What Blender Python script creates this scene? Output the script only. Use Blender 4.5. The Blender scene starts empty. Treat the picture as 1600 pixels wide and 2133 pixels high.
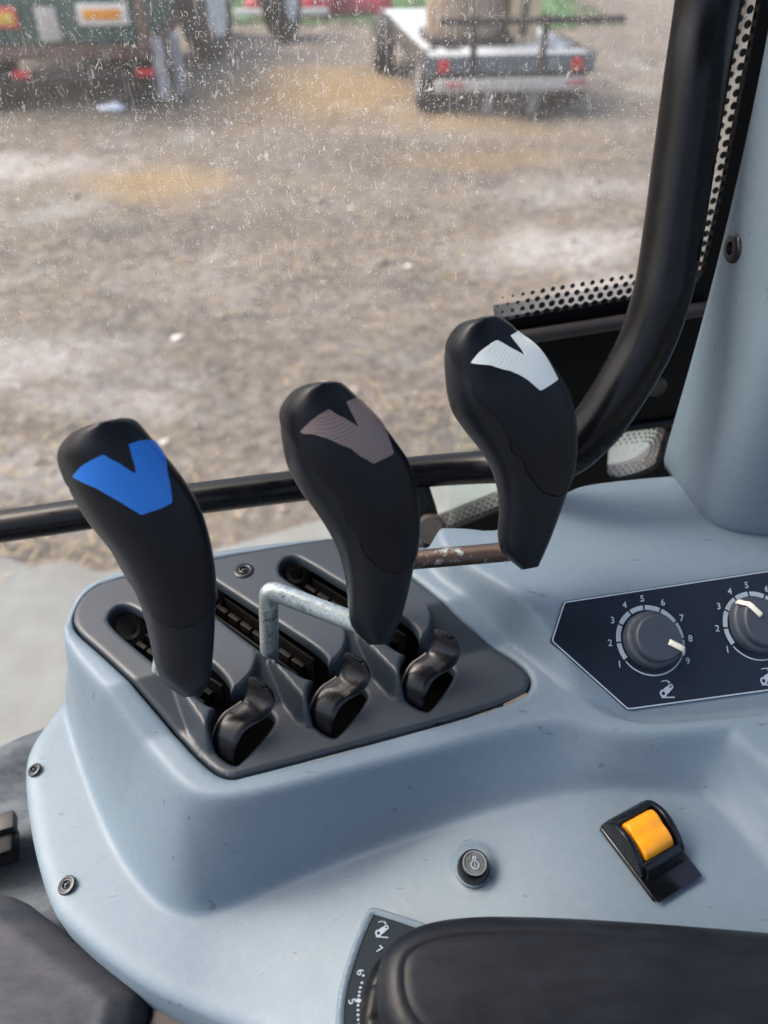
import bpy, bmesh, math, random
import numpy as np
from mathutils import Vector, Matrix, noise
from mathutils.geometry import delaunay_2d_cdt
random.seed(7); rng = np.random.default_rng(7)
scene = bpy.context.scene
COL = scene.collection
R = math.radians

# ------------------------------------------------------------------ camera, sky, sun, exposure
PITCH = R(40); FPX = 1540.0; GZ = -2.6
cam_d = bpy.data.cameras.new('camera'); cam = bpy.data.objects.new('camera', cam_d); COL.objects.link(cam)
cam.location = (0, 0, 0); cam.rotation_euler = (math.pi/2 - PITCH, 0, 0)
cam_d.sensor_fit = 'VERTICAL'; cam_d.sensor_height = 36; cam_d.lens = 36*FPX/2133.0
cam_d.clip_start = .02; cam_d.clip_end = 1500
cam_d.dof.use_dof = True; cam_d.dof.focus_distance = .47; cam_d.dof.aperture_fstop = 5.2
scene.camera = cam
w = bpy.data.worlds.new('World'); scene.world = w; w.use_nodes = True
nt = w.node_tree; nt.nodes.clear()
sky = nt.nodes.new('ShaderNodeTexSky'); sky.sky_type = 'NISHITA'; sky.sun_disc = False
SUN_EL, SUN_AZ = R(54), R(-78)          # azimuth measured from +Y towards +X
sky.sun_elevation = SUN_EL; sky.sun_rotation = SUN_AZ
sky.air_density = 1.0; sky.dust_density = 8.0; sky.ozone_density = 1.0
bg = nt.nodes.new('ShaderNodeBackground'); bg.inputs[1].default_value = .15
wo = nt.nodes.new('ShaderNodeOutputWorld'); nt.links.new(sky.outputs[0], bg.inputs[0]); nt.links.new(bg.outputs[0], wo.inputs[0])
sd = bpy.data.lights.new('sun', 'SUN'); sd.energy = .5; sd.angle = R(28); sd.color = (1, .955, .9)
so = bpy.data.objects.new('sun', sd); COL.objects.link(so)
dv = Vector((math.sin(SUN_AZ)*math.cos(SUN_EL), math.cos(SUN_AZ)*math.cos(SUN_EL), math.sin(SUN_EL)))
so.rotation_euler = dv.to_track_quat('Z', 'Y').to_euler()
scene.view_settings.view_transform = 'Standard'; scene.view_settings.look = 'None'
scene.view_settings.exposure = 1.5; scene.view_settings.gamma = 1
scene.view_settings.use_curve_mapping = False
scene.render.engine = 'CYCLES'
scene.cycles.max_bounces = 8; scene.cycles.transparent_max_bounces = 12

# ------------------------------------------------------------------ geometry helpers
CP, SP = math.cos(PITCH), math.sin(PITCH)
def ray(u, v):
    a = (u-800)/FPX; b = (1066.5-v)/FPX
    return np.array([a, CP+SP*b, -SP+CP*b])
def at(u, v, z):                      # point of the horizontal plane z seen at (u, v)
    d = ray(u, v); return d*(z/d[2])
def dep(u, v, d): return ray(u, v)*d
def onp(u, v, P0, N):
    d = ray(u, v); return d*(np.dot(P0, N)/np.dot(d, N))
def xy(pts, z=None):                  # [(u,v[,z])] -> plan outline
    return [tuple(at(p[0], p[1], p[2] if len(p) > 2 else z)[:2]) for p in pts]
def V3(p): return Vector((float(p[0]), float(p[1]), float(p[2])))

def chaikin(P, n=2, closed=True):
    P = [np.array(p, float) for p in P]
    for _ in range(n):
        Q = []
        m = len(P)
        rngi = range(m) if closed else range(m-1)
        if not closed: Q.append(P[0])
        for i in rngi:
            a, b = P[i], P[(i+1) % m]
            Q += [a*.75+b*.25, a*.25+b*.75]
        if not closed: Q.append(P[-1])
        P = Q
    return P
def crom(P, n=8):                     # open Catmull-Rom
    P = [np.array(p, float) for p in P]; P = [2*P[0]-P[1]]+P+[2*P[-1]-P[-2]]
    out = []
    for i in range(1, len(P)-2):
        for k in range(n):
            t = k/n
            out.append(.5*((2*P[i])+(-P[i-1]+P[i+1])*t+(2*P[i-1]-5*P[i]+4*P[i+1]-P[i+2])*t*t+(-P[i-1]+3*P[i]-3*P[i+1]+P[i+2])*t**3))
    out.append(P[-2]); return out
def densify(P, s, closed=True):
    out = []; m = len(P)
    for i in range(m if closed else m-1):
        a = np.array(P[i], float); b = np.array(P[(i+1) % m], float)
        k = max(1, int(math.ceil(np.linalg.norm(b-a)/s)))
        for j in range(k): out.append(a+(b-a)*j/k)
    if not closed: out.append(np.array(P[-1], float))
    return out
def sdf(pts, poly):                   # positive inside
    pts = np.asarray(pts, float); poly = np.asarray(poly, float)
    A = poly; B = np.roll(poly, -1, 0); out = np.empty(len(pts))
    for c in range(0, len(pts), 4000):
        p = pts[c:c+4000, None, :]
        ab = B-A; ap = p-A[None]
        t = np.clip((ap*ab).sum(2)/np.maximum((ab*ab).sum(1), 1e-18), 0, 1)
        d = np.sqrt(((ap-t[..., None]*ab)**2).sum(2)).min(1)
        x = p[..., 0]; y = p[..., 1]
        cond = (A[:, 1] > y) != (B[:, 1] > y)
        dy = B[:, 1]-A[:, 1]; dy = np.where(dy == 0, 1e-18, dy)
        xi = (B[:, 0]-A[:, 0])*(y-A[:, 1])/dy+A[:, 0]
        ins = (cond & (x < xi)).sum(1) % 2 == 1
        out[c:c+4000] = np.where(ins, d, -d)
    return out
def sstep(x, a=0., b=1.):
    t = np.clip((x-a)/(b-a), 0, 1); return t*t*(3-2*t)

def link(me, name, m=None, parent=None, smooth=35):
    o = bpy.data.objects.new(name, me); COL.objects.link(o)
    if m is not None and not me.materials: me.materials.append(m)
    if smooth:
        for p in me.polygons: p.use_smooth = True
        if smooth < 180: me.set_sharp_from_angle(angle=R(smooth))
    if parent is not None: o.parent = parent
    return o
def bmobj(bm, name, m, parent=None, smooth=35):
    bmesh.ops.recalc_face_normals(bm, faces=bm.faces)
    me = bpy.data.meshes.new(name); bm.to_mesh(me); bm.free()
    return link(me, name, m, parent, smooth)

def sheet(name, m, outer, holes=(), zf=None, s=.004, rows=(), relax=0, rmask=None, skirt=(0, 0, -.01), F=None, parent=None, grid=True, smooth=40, skirtfn=None):
    s1_ = s*.55 if len(rows) else s; loops = [densify(outer, s1_)]+[densify(h, s1_) for h in holes]
    V = []; E = []
    for L in loops:
        b = len(V); V += [tuple(p) for p in L]; E += [(b+i, b+(i+1) % len(L)) for i in range(len(L))]
    OA = np.array(loops[0]); hs = [np.array(h) for h in loops[1:]]
    if grid:
        mn = OA.min(0); mx = OA.max(0)
        gx, gy = np.meshgrid(np.arange(mn[0], mx[0], s), np.arange(mn[1], mx[1], s*.9))
        gx[::2] += s*.5
        G = np.stack([gx.ravel(), gy.ravel()], 1)
        ok = sdf(G, OA) > s*.55
        G = G[ok]
        for L in rows: G = G[np.abs(sdf(G, np.array(L))) > s*.5]
        for h in hs: G = G[sdf(G, h) < -s*.55]
        V += [tuple(p) for p in G]
    for L in rows:
        L = densify(L, s*.55); b = len(V); V += [tuple(p) for p in L]; E += [(b+i, b+(i+1) % len(L)) for i in range(len(L))]
    r = delaunay_2d_cdt([Vector(p) for p in V], E, [], 0, 1e-7)
    vs = np.array([tuple(p) for p in r[0]]); fs = [tuple(f) for f in r[2]]
    cen = np.array([vs[list(f)].mean(0) for f in fs])
    ok = sdf(cen, OA) > 0
    for h in hs: ok &= sdf(cen, h) < 0
    fs = [f for f, k in zip(fs, ok) if k]
    if F is not None: P = F(vs)
    else:
        z = zf(vs) if callable(zf) else np.full(len(vs), zf or 0.)
        P = np.column_stack([vs, z])
    bm = bmesh.new(); bv = [bm.verts.new(p) for p in P]
    for f in fs:
        try: bm.faces.new([bv[i] for i in f])
        except ValueError: pass
    for v_ in [x for x in bm.verts if not x.link_faces]: bm.verts.remove(v_)
    bmesh.ops.recalc_face_normals(bm, faces=bm.faces)
    if relax:
        bed = {v_ for e in bm.edges if len(e.link_faces) == 1 for v_ in e.verts}
        inner = [v_ for v_ in bm.verts if v_ not in bed]
        if rmask is not None:
            mk = rmask(np.array([v_.co[:2] for v_ in inner])); inner = [v_ for v_, q in zip(inner, mk) if q]
        for _ in range(relax): bmesh.ops.smooth_vert(bm, verts=inner, factor=.5, use_axis_x=False, use_axis_y=False, use_axis_z=True)
    if skirt is not None or skirtfn is not None:
        be = [e for e in bm.edges if len(e.link_faces) == 1]
        if skirtfn is not None: bm.normal_update(); dirs = {vv: skirtfn(vv) for e in be for vv in e.verts}
        g = bmesh.ops.extrude_edge_only(bm, edges=be)
        nv = [x for x in g['geom'] if isinstance(x, bmesh.types.BMVert)]
        if skirtfn is not None:
            for x in nv:
                src = [e.other_vert(x) for e in x.link_edges if e.other_vert(x) in dirs]
                if src: x.co += dirs[src[0]]
        else:
            for x in nv: x.co += Vector(skirt)
    me = bpy.data.meshes.new(name); bm.to_mesh(me); bm.free()
    return link(me, name, m, parent, smooth)

def tag(o, label, cat, group=None, kind=None):
    if label: o['label'] = label
    if cat: o['category'] = cat
    if group: o['group'] = group
    if kind: o['kind'] = kind
    return o
def thing(name, loc, label, cat, group=None):
    o = bpy.data.objects.new(name, None); COL.objects.link(o)
    o.empty_display_size = .02
    o.location = V3(loc); tag(o, label, cat, group); return o
def adopt(o, parent):                 # parent keeping the world place (children were built in world coordinates)
    o.parent = parent; o.matrix_parent_inverse = Matrix.Translation(parent.location).inverted(); return o

def tube(pts, rad, name, m, parent=None, seg=24, cap=True):
    P = [np.array(p, float) for p in pts]; n = len(P)
    rad = rad if hasattr(rad, '__len__') else [rad]*n
    bm = bmesh.new(); rings = []
    up = Vector((0, 0, 1)); prev = None
    for i in range(n):
        t = V3(P[min(i+1, n-1)]-P[max(i-1, 0)]).normalized()
        if prev is None:
            a = t.orthogonal().normalized()
        else:
            a = (prev-t*prev.dot(t)).normalized()
        prev = a; b = t.cross(a)
        rings.append([bm.verts.new(V3(P[i])+(a*math.cos(q)+b*math.sin(q))*rad[i]) for q in [2*math.pi*k/seg for k in range(seg)]])
    for i in range(n-1):
        for k in range(seg): bm.faces.new((rings[i][k], rings[i][(k+1) % seg], rings[i+1][(k+1) % seg], rings[i+1][k]))
    if cap: bm.faces.new(rings[0][::-1]); bm.faces.new(rings[-1])
    return bmobj(bm, name, m, parent, 50)
def lathe(prof, org, name, m, parent=None, axis=(0, 0, 1), seg=40, sx=1., rot=0.):
    q = Vector(axis).to_track_quat('Z', 'Y'); bm = bmesh.new(); rings = []
    for r_, z in prof:
        rings.append([bm.verts.new(V3(org)+q @ Vector((r_*math.cos(2*math.pi*k/seg+rot)*sx, r_*math.sin(2*math.pi*k/seg+rot), z))) for k in range(seg)])
    for i in range(len(prof)-1):
        for k in range(seg): bm.faces.new((rings[i][k], rings[i][(k+1) % seg], rings[i+1][(k+1) % seg], rings[i+1][k]))
    bm.faces.new(rings[0][::-1]); bm.faces.new(rings[-1])
    bmesh.ops.remove_doubles(bm, verts=bm.verts, dist=1e-7)
    return bmobj(bm, name, m, parent, 35)
class Fr:                              # local frame for boxes: x, y in plan turned by yaw
    def __init__(s, o, yaw): s.o = Vector(o); s.c = math.cos(yaw); s.s = math.sin(yaw)
    def p(s, x, y, z): return Vector((s.o.x+x*s.c-y*s.s, s.o.y+x*s.s+y*s.c, s.o.z+z))
def box(bm, f, x0, x1, y0, y1, z0, z1, bev=0.):
    v = [bm.verts.new(f.p(x, y, z)) for z in (z0, z1) for x, y in ((x0, y0), (x1, y0), (x1, y1), (x0, y1))]
    for q in ((3, 2, 1, 0), (4, 5, 6, 7), (0, 1, 5, 4), (1, 2, 6, 5), (2, 3, 7, 6), (3, 0, 4, 7)): bm.faces.new([v[i] for i in q])
    if bev:
        es = list({e for x in v for e in x.link_edges})
        bmesh.ops.bevel(bm, geom=es, offset=bev, segments=2, affect='EDGES', profile=.6)
def boxo(f, a, name, m, parent, bev=.01):
    bm = bmesh.new(); box(bm, f, *a, bev=bev); return bmobj(bm, name, m, parent, 40)

# ------------------------------------------------------------------ materials
def lin(c): return tuple(((x/255)/12.92 if x/255 <= .04045 else ((x/255+.055)/1.055)**2.4) for x in c)+(1,)
class MB:
    def __init__(s, name):
        s.m = bpy.data.materials.new(name); s.m.use_nodes = True; s.t = s.m.node_tree; s.b = s.t.nodes['Principled BSDF']; s.o = s.t.nodes['Material Output']
        s.tc = s.t.nodes.new('ShaderNodeTexCoord')
    def n(s, k, **kw):
        x = s.t.nodes.new(k)
        for a, v in kw.items(): setattr(x, a, v)
        return x
    def l(s, a, b): s.t.links.new(a, b)
    def noise(s, scale, detail=4, rough=.55, vec=None, stretch=None, dist=0.):
        n = s.n('ShaderNodeTexNoise'); n.inputs['Scale'].default_value = scale; n.inputs['Detail'].default_value = detail
        n.inputs['Roughness'].default_value = rough; n.inputs['Distortion'].default_value = dist
        v = vec or s.tc.outputs['Object']
        if stretch:
            mp = s.n('ShaderNodeMapping'); mp.inputs['Scale'].default_value = stretch[:3]
            if len(stretch) > 3: mp.inputs['Rotation'].default_value = stretch[3]
            s.l(v, mp.inputs[0]); v = mp.outputs[0]
        s.l(v, n.inputs['Vector']); return n.outputs[0]
    def ramp(s, x, stops, interp='LINEAR'):
        r = s.n('ShaderNodeValToRGB'); r.color_ramp.interpolation = interp; e = r.color_ramp.elements
        while len(e) < len(stops): e.new(.5)
        for q, (p, c) in zip(e, stops): q.position = p; q.color = c if hasattr(c, '__len__') else (c, c, c, 1)
        s.l(x, r.inputs[0]); return r.outputs[0]
    def mix(s, f, a, b, mode='MIX'):
        x = s.n('ShaderNodeMix', data_type='RGBA', blend_type=mode)
        for v, i in ((f, 0), (a, 6), (b, 7)):
            if hasattr(v, 'is_linked') or isinstance(v, bpy.types.NodeSocket): s.l(v, x.inputs[i])
            else: x.inputs[i].default_value = v
        return x.outputs[2]
    def bump(s, h, strength, dist=.001, prev=None):
        b = s.n('ShaderNodeBump'); b.inputs['Strength'].default_value = strength; b.inputs['Distance'].default_value = dist
        s.l(h, b.inputs['Height'])
        if prev: s.l(prev, b.inputs['Normal'])
        s.l(b.outputs[0], s.b.inputs['Normal']); return b.outputs[0]
    def base(s, x):
        if isinstance(x, bpy.types.NodeSocket): s.l(x, s.b.inputs['Base Color'])
        else: s.b.inputs['Base Color'].default_value = x
    def rough(s, x):
        if isinstance(x, bpy.types.NodeSocket): s.l(x, s.b.inputs['Roughness'])
        else: s.b.inputs['Roughness'].default_value = x
def simple(name, c, rough=.5, var=.12, vs=40, metal=0., bump=0., bs=800, bd=.0004, spec=.5):
    k = MB(name); c1 = lin(c); c0 = tuple(x*(1-var) for x in c1[:3])+(1,); c2 = tuple(min(1, x*(1+var)) for x in c1[:3])+(1,)
    k.base(k.ramp(k.noise(vs, 5), [(.3, c0), (.7, c2)]))
    k.rough(k.ramp(k.noise(vs*1.7, 4), [(.3, max(0, rough-.07)), (.7, min(1, rough+.07))]))
    k.b.inputs['Metallic'].default_value = metal; k.b.inputs['Specular IOR Level'].default_value = spec
    if bump: k.bump(k.noise(bs, 3), bump, bd)
    return k.m
def shell_mat():
    k = MB('grey_blue_plastic'); c = lin((101, 119, 133))
    big = k.ramp(k.noise(9, 5), [(.3, tuple(x*.975 for x in c[:3])+(1,)), (.7, tuple(x*1.025 for x in c[:3])+(1,))])
    sc = k.noise(70, 2, .5, stretch=(1, 3.2, 1, (0, 0, .6)))      # sparse dark scuffs
    scm = k.ramp(sc, [(.715, 0.), (.74, .5)])
    dust = k.ramp(k.noise(160, 8, .7), [(.45, 0.), (.8, .07)])
    c2 = k.mix(dust, big, lin((186, 190, 188)))
    k.base(k.mix(scm, c2, lin((62, 74, 88))))
    k.rough(k.ramp(k.noise(22, 6, .65), [(.3, .47), (.7, .56)]))
    k.bump(k.noise(1500, 3), .28, .0003)
    return k.m
M = {}
M['shell'] = shell_mat()
M['plate'] = simple('dark_grey_plastic', (40, 48, 57), .42, .08, 25, bump=.15, bs=1400)
def black_handle(nm='black_printed_plastic', ca=(9, 13, 20), cb=(14, 18, 27)):
    k = MB(nm)
    wv = k.n('ShaderNodeTexWave'); wv.wave_type = 'BANDS'; wv.bands_direction = 'Z'; wv.inputs['Scale'].default_value = 900; wv.inputs['Distortion'].default_value = 1.2; wv.inputs['Detail'].default_value = 1
    k.l(k.tc.outputs['Object'], wv.inputs['Vector'])
    sp = k.ramp(k.noise(420, 2, .5), [(.80, 0.), (.83, .7)])
    k.base(k.mix(sp, k.ramp(k.noise(60, 4), [(.3, lin(ca)), (.7, lin(cb))]), lin((120, 125, 128))))
    k.b.inputs['Specular IOR Level'].default_value = .22; k.rough(k.ramp(k.noise(50, 6, .7), [(.3, .28), (.7, .38)]))
    b = k.bump(wv.outputs['Fac'], .10, .0002); k.bump(k.noise(1500, 2), .08, .0002, b); return k.m
M['handle'] = black_handle(); M['handle_low'] = black_handle('black_printed_plastic_matt', (18, 22, 29), (24, 28, 36))
def badge(name, c, top):
    k = MB(name)
    wv = k.n('ShaderNodeTexWave'); wv.wave_type = 'RINGS'; wv.rings_direction = 'SPHERICAL'; wv.inputs['Scale'].default_value = 260; wv.inputs['Distortion'].default_value = 3.5; wv.inputs['Detail'].default_value = 1.2; wv.inputs['Detail Scale'].default_value = .5
    mp = k.n('ShaderNodeMapping'); mp.inputs['Scale'].default_value = (1, 1, 1.5)
    k.l(k.tc.outputs['Object'], mp.inputs[0]); k.l(mp.outputs[0], wv.inputs['Vector'])
    k.base(k.mix(k.ramp(wv.outputs['Fac'], [(.45, 0.), (.95, top*.45)]), lin(c), tuple(min(1, x*1.5+.06) for x in lin(c)[:3])+(1,)))
    k.rough(.36); k.bump(wv.outputs['Fac'], .22, .0002); return k.m
M['blue'] = badge('blue_printed_plastic', (4, 104, 198), .25)
M['brown'] = badge('brown_printed_plastic', (106, 92, 90), 1.0)
M['white'] = badge('white_printed_plastic', (222, 232, 230), .2)
def steel(name, rust):
    k = MB(name)
    g = k.ramp(k.noise(500, 6, .7), [(.35, lin((140, 156, 160))), (.7, lin((200, 212, 214)))])
    r = k.ramp(k.noise(110, 7, .75, stretch=(1, 1, 1)), [(rust-.06, 0.), (rust+.05, 1.)])
    k.base(k.mix(r, g, lin((88, 74, 68)))); k.b.inputs['Metallic'].default_value = .75
    k.rough(k.ramp(k.noise(600, 4), [(.3, .34), (.7, .6)])); k.bump(k.noise(900, 5), .3, .0004); return k.m
M['zinc'] = steel('zinc_steel', .62); M['rust'] = steel('worn_brown_steel', .40)
M['rail'] = simple('gloss_black_paint', (5, 6, 11), .26, .2, 30, bump=.05, bs=300, spec=.24)
M['rubber'] = simple('black_rubber', (12, 14, 18), .38, .3, 200, bump=.2, bs=1200, spec=.25)
M['wheel'] = simple('black_gloss_plastic', (11, 14, 20), .28, .15, 60, bump=.0, bs=900, spec=.36)
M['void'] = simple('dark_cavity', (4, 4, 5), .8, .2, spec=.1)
M['frame'] = simple('black_frame_paint', (6, 7, 10), .5, .25, 60, spec=.12)
M['gloss'] = simple('gloss_black_plastic', (8, 10, 15), .16, .2, 60, bump=.03, bs=700, spec=.45)
M['frit'] = simple('black_ceramic_frit', (14, 16, 18), .6, .2)
M['panel'] = simple('navy_black_film', (17, 26, 38), .33, .1, 30, spec=.4)
M['print'] = simple('light_grey_print', (150, 166, 180), .5, .04)
M['knob'] = simple('charcoal_knob_plastic', (52, 60, 72), .45, .08, 120, bump=.15, bs=1500)
M['cream'] = simple('cream_plastic', (226, 222, 205), .45, .04)
M['yellow'] = simple('amber_plastic', (226, 148, 22), .32, .1, 90, bump=.05, bs=900)
M['brass'] = simple('tan_grimy_metal', (120, 108, 98), .5, .35, 120, metal=.4)
M['screw'] = simple('dark_screw_steel', (52, 54, 58), .35, .3, 400, metal=.7)
M['dust'] = simple('grimy_edge', (120, 112, 104), .8, .3, 200)

def face_to_camera_side(o):
    for p in o.data.polygons:
        if p.normal.y > 0: o.data.flip_normals(); return
# ------------------------------------------------------------------ console heights
L1, L0, H2 = -.384, -.402, -.364
SHIFT = at(703, 1476, L0)-at(505, 1530, L0)
row_a = at(505, 1530, L0)[:2]; row_d = (at(901, 1420, L0)-at(505, 1530, L0))[:2]; row_d /= np.linalg.norm(row_d); row_n = np.array([-row_d[1], row_d[0]])
def wallprof(t, e=.11):
    t = np.clip(t, 0, 1)
    y = np.where(t < e, t*t/(2*e), np.where(t > 1-e, 1-e-(1-t)**2/(2*e), t-e/2)); return y/(1-e)
def back(p): return wallprof(((p-row_a) @ row_n-.012)/.040)
def basez(p): return L0+(L1-L0)*back(p)
# right hand plateau and the tilted dial face on it
dA, dB, dC = at(1305, 1480, -.409), at(1600, 1440, -.409), at(1400, 1218, -.366)
DN = np.cross(dB-dA, dC-dA); DN /= np.linalg.norm(DN); DN = DN if DN[2] > 0 else -DN
def dialz(p): return dA[2]-((p[:, 0]-dA[0])*DN[0]+(p[:, 1]-dA[1])*DN[1])/DN[2]
def smin(a, b, k=.008):
    h = np.clip(.5+.5*(b-a)/k, 0, 1); return b*(1-h)+a*h-k*h*(1-h)
Q = chaikin(xy([(880, 1182, L1), (1015, 1268, L1), (1118, 1378, L0), (1190, 1452, L0), (1290, 1522, L0-.01), (1420, 1525, L0-.01), (2300, 1420, L0-.01), (2300, 700, H2), (1300, 880, H2), (1100, 960, H2), (900, 1100, L1)]), 2)
def topz(p):
    b = basez(p); q = smin(np.full(len(p), H2), dialz(p))
    return b+(q-b)*sstep(sdf(p, Q), -.001, .010)
KB = xy([(1534, 1548), (1600, 1598), (1720, 1700), (2300, 2060), (2300, 1300), (1700, 1400), (1560, 1480)], -.410)
def floorz(p): 
    f = -.500+.062*sstep(p[:, 0], -.115, .15)
    return f+(-.410-f)*sstep(sdf(p, KB), -.0075, .0005)
T = chaikin(xy([(134, 1275, L1), (137, 1345, L1), (205, 1420, L1-.004), (300, 1525, L1-.01), (372, 1620, L0), (410, 1652, L0), (475, 1664, L0), (600, 1640, L0), (850, 1570, L0), (1050, 1515, L0), (1180, 1492, L0), (1290, 1548, L0-.01), (1420, 1542, L0-.01), (2300, 1420, L0-.01), (2300, 500, H2), (900, 900, H2), (300, 1080, L1), (165, 1170, L1)]), 2)
B = chaikin(xy([(126, 1450, -.5), (163, 1560, -.5), (195, 1668, -.5), (255, 1805, -.5), (330, 1892, -.5), (400, 1915, -.5), (470, 1892, -.5), (640, 1812, -.488), (850, 1738, -.468), (1050, 1688, -.452), (1240, 1652, -.443), (1420, 1655, -.438), (1488, 1662, -.436)])
            + xy([(1640, 1840, -.425), (1700, 1900, -.42), (2300, 1900, -.42), (2300, 500, H2), (900, 800, H2), (200, 1000, H2), (60, 1150, L1), (80, 1300, -.45)]), 2)
# the block that rises at the right hand edge
def wallprof(t):
    e = .11; t = np.clip(t, 0, 1)
    y = np.where(t < e, t*t/(2*e), np.where(t > 1-e, 1-e-(1-t)**2/(2*e), t-e/2)); return y/(1-e)
OUT = xy([(150, 1425, -.5), (118, 1470, -.5), (60, 1546, -.5), (46, 1600, -.5), (55, 1700, -.5), (75, 1800, -.5), (104, 1890, -.5), (130, 1922, -.5), (200, 1985, -.5), (300, 2058, -.5), (420, 2112, -.5), (560, 2175, -.5), (900, 2300, -.47), (2250, 2300, -.42), (2250, 960, H2), (1700, 965, H2), (1390, 983, H2), (1260, 996, H2), (1190, 1008, H2), (1120, 1060, H2), (1040, 1106, H2-.003), (950, 1130, L1), (870, 1134, L1), (760, 1108, L1), (690, 1109, L1), (440, 1139, L1), (300, 1170, L1), (238, 1184, L1), (185, 1204, L1), (150, 1240, L1), (133, 1280, L1), (128, 1300, L1)])
OUT[-1] = tuple(at(128, 1300, L1)[:2]); 
OUTS = chaikin(OUT, 2)
PL = chaikin(xy([(151, 1293, L1), (158, 1257, L1), (190, 1222, L1), (239, 1203, L1), (442, 1163, L1), (560, 1141, L1), (680, 1121, L1), (725, 1119, L1), (775, 1145, L1), (861, 1203, L1), (938, 1270, L1-.002), (1000, 1322, L0+.006), (1074, 1376, L0), (1104, 1406, L0), (1100, 1438, L0), (1062, 1457, L0), (985, 1484, L0), (750, 1548, L0), (520, 1608, L0), (470, 1620, L0), (417, 1579, L0), (365, 1513, L0+.006), (284, 1432, L1-.006), (207, 1352, L1), (165, 1317, L1)]), 2)
PLd = np.array(densify(PL, .004))
def grow(poly, d):
    P = np.array(poly); n = len(P); out = []
    area = .5*np.sum(P[:, 0]*np.roll(P[:, 1], -1)-np.roll(P[:, 0], -1)*P[:, 1])
    for i in range(n):
        t = P[(i+1) % n]-P[i-1]; t /= (np.linalg.norm(t)+1e-12); nn = np.array([t[1], -t[0]])*(1 if area > 0 else -1)
        out.append(P[i]+nn*d)
    return out
PLH = grow(PL, .0017)
def consolez(p):
    f = floorz(p); tz = topz(p); dT = sdf(p, T); dB_ = sdf(p, B)
    t = np.where(dT >= 0, 1., np.where(dB_ <= 0, 0., dB_/(np.maximum(dB_, 0)-np.minimum(dT, 0)+1e-9)))
    z = f+(tz-f)*wallprof(t)
    d = sdf(p, OUTS)
    r = .012; z = z-(r*.55)*(1-np.sqrt(np.clip(1-(1-np.clip(d/r, 0, 1))**2, 0, 1)))
    dh = -sdf(p, PLH); r2 = .0045
    z = z-np.where(dh > -2e-4, .0022*(1-np.clip(dh/r2, 0, 1))**2, 0)
    # soft bead where the ramp starts
    c = at(985, 1812, -.462)[:2]; dd = np.linalg.norm(p-c, axis=1)
    z = z+.0025*(1-sstep(dd, .0105, .0140))
    return z
con = thing('control_console', at(600, 1800, -.62), 'pale grey blue moulded plastic console that carries the levers, dials and switches', 'console')
o = sheet('shell', M['shell'], OUTS, [PLH], consolez, s=.0024, rows=[grow(PLH, .0012), grow(PLH, .0028), grow(PLH, .005), grow(OUTS, -.0016), grow(OUTS, -.004), grow(OUTS, -.008)], relax=2, smooth=80, rmask=lambda p: (sdf(p, PLH) < -.0085) & (sdf(p, OUTS) > .010), skirt=(0, 0, -.05)); adopt(o, con)

# slotted dark plate
slots = [[(222, 1300), (228, 1275), (250, 1258), (280, 1262), (370, 1327), (449, 1385), (478, 1420), (481, 1445), (462, 1468), (440, 1474), (420, 1462), (316, 1378)],
         [(392, 1232), (400, 1208), (424, 1194), (447, 1208), (560, 1282), (676, 1359), (686, 1385), (675, 1408), (648, 1418), (617, 1404), (536, 1352), (449, 1285)],
         [(578, 1186), (590, 1163), (612, 1157), (634, 1165), (721, 1219), (842, 1283), (875, 1314), (873, 1349), (849, 1364), (826, 1358), (721, 1276), (590, 1207)]]
SL = [chaikin(xy(s_, L1), 2) for s_ in slots]
wh = np.array(xy([(443, 1548), (452, 1573), (484, 1596), (503, 1592), (571, 1512), (572, 1492), (557, 1480), (508, 1462), (458, 1500), (444, 1526)], L0))
WH = [chaikin([p+SHIFT[:2]*k for p in wh], 2) for k in range(3)]
hump = np.array(xy([(340, 1430), (396, 1512), (434, 1572), (455, 1545), (468, 1512), (514, 1470), (548, 1436), (556, 1380), (500, 1310), (400, 1330)], L0))
HU = [chaikin([p+SHIFT[:2]*k for p in hump], 2) for k in range(3)]
def platez(p):
    b = back(p)
    for h in HU: b = np.maximum(b, wallprof((sdf(p, h)+.003)/.008))
    z = L0+(L1-L0)*b
    d = sdf(p, PLd); z = z-.0016*(1-np.clip(d/.0025, 0, 1))**2
    z = z+.0004
    for s_ in SL+WH:
        q = -sdf(p, s_); z = z-.0011*(1-np.clip(q/.0022, 0, 1))**2
    return z
o = sheet('slotted_plate', M['plate'], PL, SL+WH, platez, s=.0015, rows=[grow(PL, -.0011), grow(PL, -.0026)]+[grow(q, .0012) for q in SL+WH], relax=0, smooth=75, skirt=(0, 0, -.0075)); adopt(o, con)
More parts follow.
